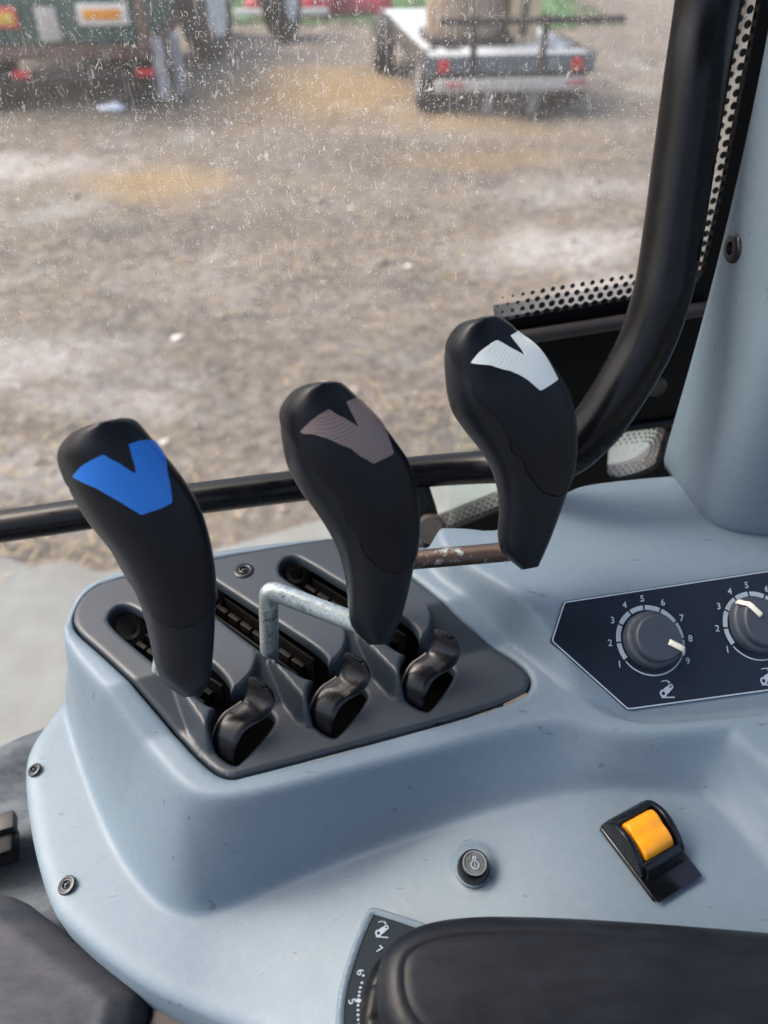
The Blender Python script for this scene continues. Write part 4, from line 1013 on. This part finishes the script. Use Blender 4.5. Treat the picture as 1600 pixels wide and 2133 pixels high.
bm = bmesh.new()
for i in range(11000):
    y = 1.6+15*random.random()**1.4; x = random.uniform(-3.2, 3.2)*(y/8+.3)
    if noise.noise(Vector((x*.5, y*.5, 33))) < random.uniform(-.35, .3): continue
    z = GZ+.012+.10*noise.noise(Vector((x*.6, y*.6, 1)))+.055*noise.noise(Vector((x*1.9, y*1.9, 4)))+.03*noise.noise(Vector((x*5, y*5, 9)))
    a = random.random()*6.28; l = random.uniform(.04, .14); d = Vector((math.cos(a)*l, math.sin(a)*l, random.uniform(-.01, .03))); s_ = Vector((-math.sin(a), math.cos(a), 0))*random.uniform(.002, .006); p = Vector((x, y, z+.006))
    bm.faces.new([bm.verts.new(q) for q in (p-s_, p+s_, p+d+s_*.5, p+d-s_*.5)])
tag(bmobj(bm, 'loose_straw', simple('straw', (150, 132, 100), .8, .3, 3), None, 0), 'loose dry straw strewn over the muddy yard', 'straw', None, 'stuff')
rag = G(232, 226, .03); bm = bmesh.new(); r_ = bmesh.ops.create_icosphere(bm, subdivisions=3, radius=.2, matrix=Matrix.Translation(V3(rag)) @ Matrix.Diagonal((1.1, .7, .3, 1)))
for v_ in r_['verts']: v_.co += Vector((0, 0, .06))*noise.noise(v_.co*7)
tag(bmobj(bm, 'plastic_bag', simple('pale_blue_film', (196, 210, 226), .4, .1), None, 60), 'crumpled pale blue plastic bag on the ground by the green trailer', 'bag')

def wheel(parent, c, ax, r_, w_, tyre, rim, name='wheel'):
    prof = [(r_*.55, -w_*.42), (r_*.62, -w_*.5), (r_*.9, -w_*.5), (r_*.98, -w_*.38), (r_, -w_*.2), (r_, w_*.2), (r_*.98, w_*.38), (r_*.9, w_*.5), (r_*.62, w_*.5), (r_*.55, w_*.42)]
    t = lathe(prof, c, name, tyre, None, axis=ax, seg=36); adopt(t, parent)
    rm = lathe([(r_*.57, -w_*.46), (r_*.50, -w_*.5), (r_*.44, -w_*.2), (r_*.2, -w_*.1), (r_*.14, -w_*.35), (.001, -w_*.35), (.001, w_*.35), (r_*.14, w_*.35), (r_*.2, w_*.1), (r_*.44, w_*.2), (r_*.5, w_*.5), (r_*.57, w_*.46)], c, 'rim', rim, None, axis=ax, seg=28)
    rm.parent = t
M['tyre'] = simple('tyre_rubber', (38, 38, 40), .8, .3, 6); M['steelg'] = simple('dirty_grey_steel', (120, 118, 118), .7, .25, 4)
M['chass'] = simple('dark_chassis', (56, 50, 50), .8, .35, 4); M['red'] = simple('red_lens', (190, 26, 44), .3, .1)
# flatbed trailer
r0 = G(885, 243); r1 = G(1222, 236); yawd = math.atan2(r1[1]-r0[1], r1[0]-r0[0]); f = Fr(V3(G(885, 243)), yawd+R(2)); TW = float(np.linalg.norm(r1-r0))
ft = thing('flatbed_trailer', r0, 'white decked flatbed trailer with red tail lights and rear stake bar', 'trailer')
bm = bmesh.new(); box(bm, f, 0, TW, 0, 5.6, .70, .78, bev=.01); q = bmobj(bm, 'deck', simple('weathered_white_deck', (158, 164, 168), .7, .3, 1.2), None); adopt(q, ft)
q = boxo(f, (-.02, TW+.02, -.06, .0, .56, .79), 'rear_beam', simple('slate_beam', (86, 98, 108), .7, .25, 3), None); adopt(q, ft)
q = boxo(f, (.12, TW-.12, -.16, -.08, .34, .50), 'bumper', simple('pale_bumper', (178, 176, 172), .6, .15, 3), None); adopt(q, ft)
q = boxo(f, (-.03, .04, 0, 5.6, .52, .80), 'side_rail', M['chass'], None); adopt(q, ft)
q = boxo(f, (TW-.04, TW+.03, 0, 5.6, .52, .80), 'side_rail', M['chass'], None); adopt(q, ft)
for x in (.7, TW-.85): q = boxo(f, (x, x+.14, .1, 5.4, .38, .70), 'chassis_beam', M['chass'], None); adopt(q, ft)
for x in (.16, TW-.34): q = boxo(f, (x, x+.16, -.10, -.065, .58, .74), 'tail_light', M['red'], None); adopt(q, ft)
for x in (.25, TW-.40): q = boxo(f, (x, x+.28, -.175, -.165, .40, .47), 'reflector', simple('faded_red', (178, 96, 100), .5), None); adopt(q, ft)
for x in (.86, TW-.95): q = boxo(f, (x, x+.14, -.13, -.07, .02, .42), 'mud_flap', M['steelg'], None); adopt(q, ft)
for x in (.62, 1.55*TW/2.35): q = boxo(f, (x, x+.09, -.12, -.03, .50, 1.28), 'stake', M['chass'], None); adopt(q, ft)
q = boxo(f, (.15, TW+.35, -.13, -.05, 1.16, 1.25), 'stake_bar', M['chass'], None); adopt(q, ft)
axd = (math.cos(yawd+R(2)), math.sin(yawd+R(2)), 0)
for x, y in ((.12, .55), (TW-.16, .55), (.50, .55), (TW-.54, .55), (-.16, 3.9), (TW-.1, 3.9)): wheel(ft, np.array(f.p(x, y, .44 if y > 3 else .40)), axd, .44 if y > 3 else .40, .34, M['tyre'], M['steelg'])
# tall crate and sack on the deck
bx_ = thing('wrapped_drum', f.p(.9, 1.0, .78), 'tall brownish grey round drum load standing on the flatbed deck', 'drum')
q = lathe([(.60, .0), (.62, .04), (.62, 1.3), (.60, 1.34), (.62, 1.38), (.62, 2.4), (.55, 2.46), (.001, 2.46)], f.p(.84, 1.4, .78), 'wrapped_body', simple('brown_wrap', (136, 122, 108), .8, .3, 3), None); adopt(q, bx_)
q = boxo(f, (.2, 1.48, .76, 2.04, .785, .90), 'pallet', M['chass'], None, .01); adopt(q, bx_)
bx_ = thing('wooden_crate', f.p(1.7, 1.0, .78), 'pale beige wooden crate beside the round drum load on the flatbed', 'crate')
q = boxo(f, (1.47, 1.92, 1.0, 1.9, .78, 2.4), 'crate_body', simple('beige_wood', (206, 184, 150), .8, .15, 3), None, .02); adopt(q, bx_)
q = boxo(f, (1.62, 1.72, .94, 1.0, .9, 2.4), 'crate_slat', M['chass'], None, .01); adopt(q, bx_)
# green trailer
gl0 = G(330, 222); f = Fr(V3(gl0), R(6))
gt = thing('green_trailer', f.p(-2, 1, 0), 'dark green box trailer with orange plates on its rear, at the upper left', 'trailer')
M['green'] = simple('dark_green_paint', (52, 92, 84), .6, .18, 2)
q = boxo(f, (-3.4, .02, 0, 5.5, .86, 2.9), 'body', M['green'], None, .02); adopt(q, gt)
q = boxo(f, (-.10, .06, -.05, .05, .80, 2.9), 'corner_post', simple('brown_post', (112, 92, 82), .7, .2), None); adopt(q, gt)
q = boxo(f, (-3.45, .06, -.06, 5.4, .66, .84), 'under_frame', simple('rusty_frame', (98, 76, 68), .8, .3, 4), None); adopt(q, gt)
for x in (-2.6, -.9): q = boxo(f, (x, x+.16, .1, 5.0, .42, .66), 'chassis_beam', M['chass'], None); adopt(q, gt)
q = boxo(f, (-3.2, -.05, -.02, .12, .38, .50), 'light_bar', M['chass'], None); adopt(q, gt)
q = boxo(f, (-2.36, -1.78, -.045, -.01, 1.07, 1.33), 'marker_plate', simple('red_border', (226, 92, 70), .5, .05), None); adopt(q, gt)
q2 = boxo(f, (-2.32, -1.83, -.055, -.046, 1.12, 1.26), 'marker_centre', simple('yellow_film', (232, 190, 70), .5, .05), None, .003); adopt(q2, gt)
q = boxo(f, (-.92, -.20, -.045, -.01, 1.09, 1.36), 'marker_plate', simple('white_border', (226, 224, 214), .5, .05), None); adopt(q, gt)
q2 = boxo(f, (-.84, -.30, -.055, -.046, 1.16, 1.29), 'marker_centre', simple('orange_film', (238, 156, 46), .5, .05), None, .003); adopt(q2, gt)
q = boxo(f, (-1.52, -1.22, -.04, -.01, .90, 1.32), 'number_plate', simple('pale_plate', (190, 184, 178), .6, .08), None); adopt(q, gt)
for x in (-2.05, -.22): q = boxo(f, (x, x+.26, -.10, -.03, .43, .53), 'tail_light', M['red'], None); adopt(q, gt)
axd = (math.cos(R(6)), math.sin(R(6)), 0)
for x, y in ((-.2, 1.0), (-2.9, 1.0), (-.2, 2.2), (-2.9, 2.2)): wheel(gt, np.array(f.p(x, y, .42)), axd, .42, .36, M['tyre'], M['steelg'])
bm = bmesh.new()
for k in range(2): box(bm, f, .04+.22*k, .22+.22*k, -.02+.4*k, .04+.4*k, .10, .92, bev=.03)
q = bmobj(bm, 'mudguard_flap', simple('pale_flap', (158, 160, 164), .6, .15, 4), None); adopt(q, gt)
# farm tractor behind, big wheels
tw0 = G(455, 128)
ftc = thing('parked_tractor', tw0, 'parked teal tractor with large pale rimmed wheels beyond the green trailer', 'tractor')
f = Fr(V3(tw0), R(-12)); axd = (math.cos(R(-12)), math.sin(R(-12)), 0)
M['palerim'] = simple('pale_rim', (206, 214, 212), .5, .1, 3)
for x, y, r_ in ((-.25, .3, .85), (.35, 3.2, .80), (-1.9, .3, .85), (-1.5, 3.2, .60)): wheel(ftc, np.array(f.p(x, y, r_)), axd, r_, .5, M['tyre'], M['palerim'])
q = boxo(f, (-1.6, -.5, -.2, 1.8, .8, 2.6), 'cab', simple('teal_paint', (108, 140, 146), .5, .15, 2), None, .08); adopt(q, ftc)
q = boxo(f, (-1.4, -.6, 1.8, 3.6, .7, 1.5), 'bonnet', simple('teal_bonnet', (96, 128, 132), .5, .15, 2), None, .10); adopt(q, ftc)
# red implements and grass verge at the far side
for k, (u, v, sc_, lb) in enumerate(((610, 40, 1., 'red farm implement with white drawbar at the far grass edge, left of the other'), (755, 34, .8, 'small red farm implement at the far grass edge, nearer the flatbed trailer'))):
    p = G(u, v); f = Fr(V3(p), R(8)); im = thing('farm_implement', p, lb, 'implement', 'red implements parked on the verge')
    q = boxo(f, (-1.2*sc_, 1.0*sc_, -.2, .3, .10, .42), 'main_beam', simple('red_paint', (196, 66, 88), .6, .15, 3), None, .04); adopt(q, im)
    q = boxo(f, (-1.0*sc_, -.5*sc_, -.3, .4, .04, 1.3), 'tool_head', simple('red_paint_dull', (160, 60, 80), .6, .2, 3), None, .05); adopt(q, im)
    q = boxo(f, (.4*sc_, .9*sc_, -.3, .4, .06, 1.1), 'tool_head', simple('red_paint_deep', (204, 54, 84), .6, .2, 3), None, .05); adopt(q, im)
    if k == 0: q = boxo(f, (-1.5, .9, -.7, -.6, .16, .30), 'drawbar', M['palerim'], None, .02); adopt(q, im)
    wheel(im, np.array(f.p(-.4*sc_, .2, .3)), (1, .1, 0), .3, .2, M['tyre'], M['steelg']); wheel(im, np.array(f.p(.2*sc_, .2, .3)), (1, .1, 0), .3, .2, M['tyre'], M['steelg'])
vg = [tuple(G(u, v)[:2]) for u, v in ((380, 50), (560, 50), (700, 52), (860, 62), (1200, 62))]
far = vg+[(12, 60), (-16, 60)]
o = sheet('grass_verge', simple('grass_green', (66, 100, 58), .9, .35, 2), far, [], lambda p: GZ+.05+.03*np.sin(p[:, 0]*1.3)*np.sin(p[:, 1]*.9), s=.8, skirt=(0, 0, -.4)); tag(o, 'green grass verge beyond the yard', 'grass', None, 'stuff')
bm = bmesh.new()
for i in range(6000):
    x = random.uniform(-5, 6); y = random.uniform(21.5, 30)
    p = Vector((x, y, GZ+.04)); a = random.random()*6.28; s_ = Vector((math.cos(a), math.sin(a), 0))*.02; bm.faces.new([bm.verts.new(q) for q in (p-s_, p+s_, p+Vector((random.uniform(-.08, .08), random.uniform(-.08, .08), random.uniform(.05, .14))))])
tag(bmobj(bm, 'tall_grass', simple('grass_blades', (70, 106, 60), .8, .3, 1), None, 0), 'green grass blades standing on the far verge', 'grass', None, 'stuff')
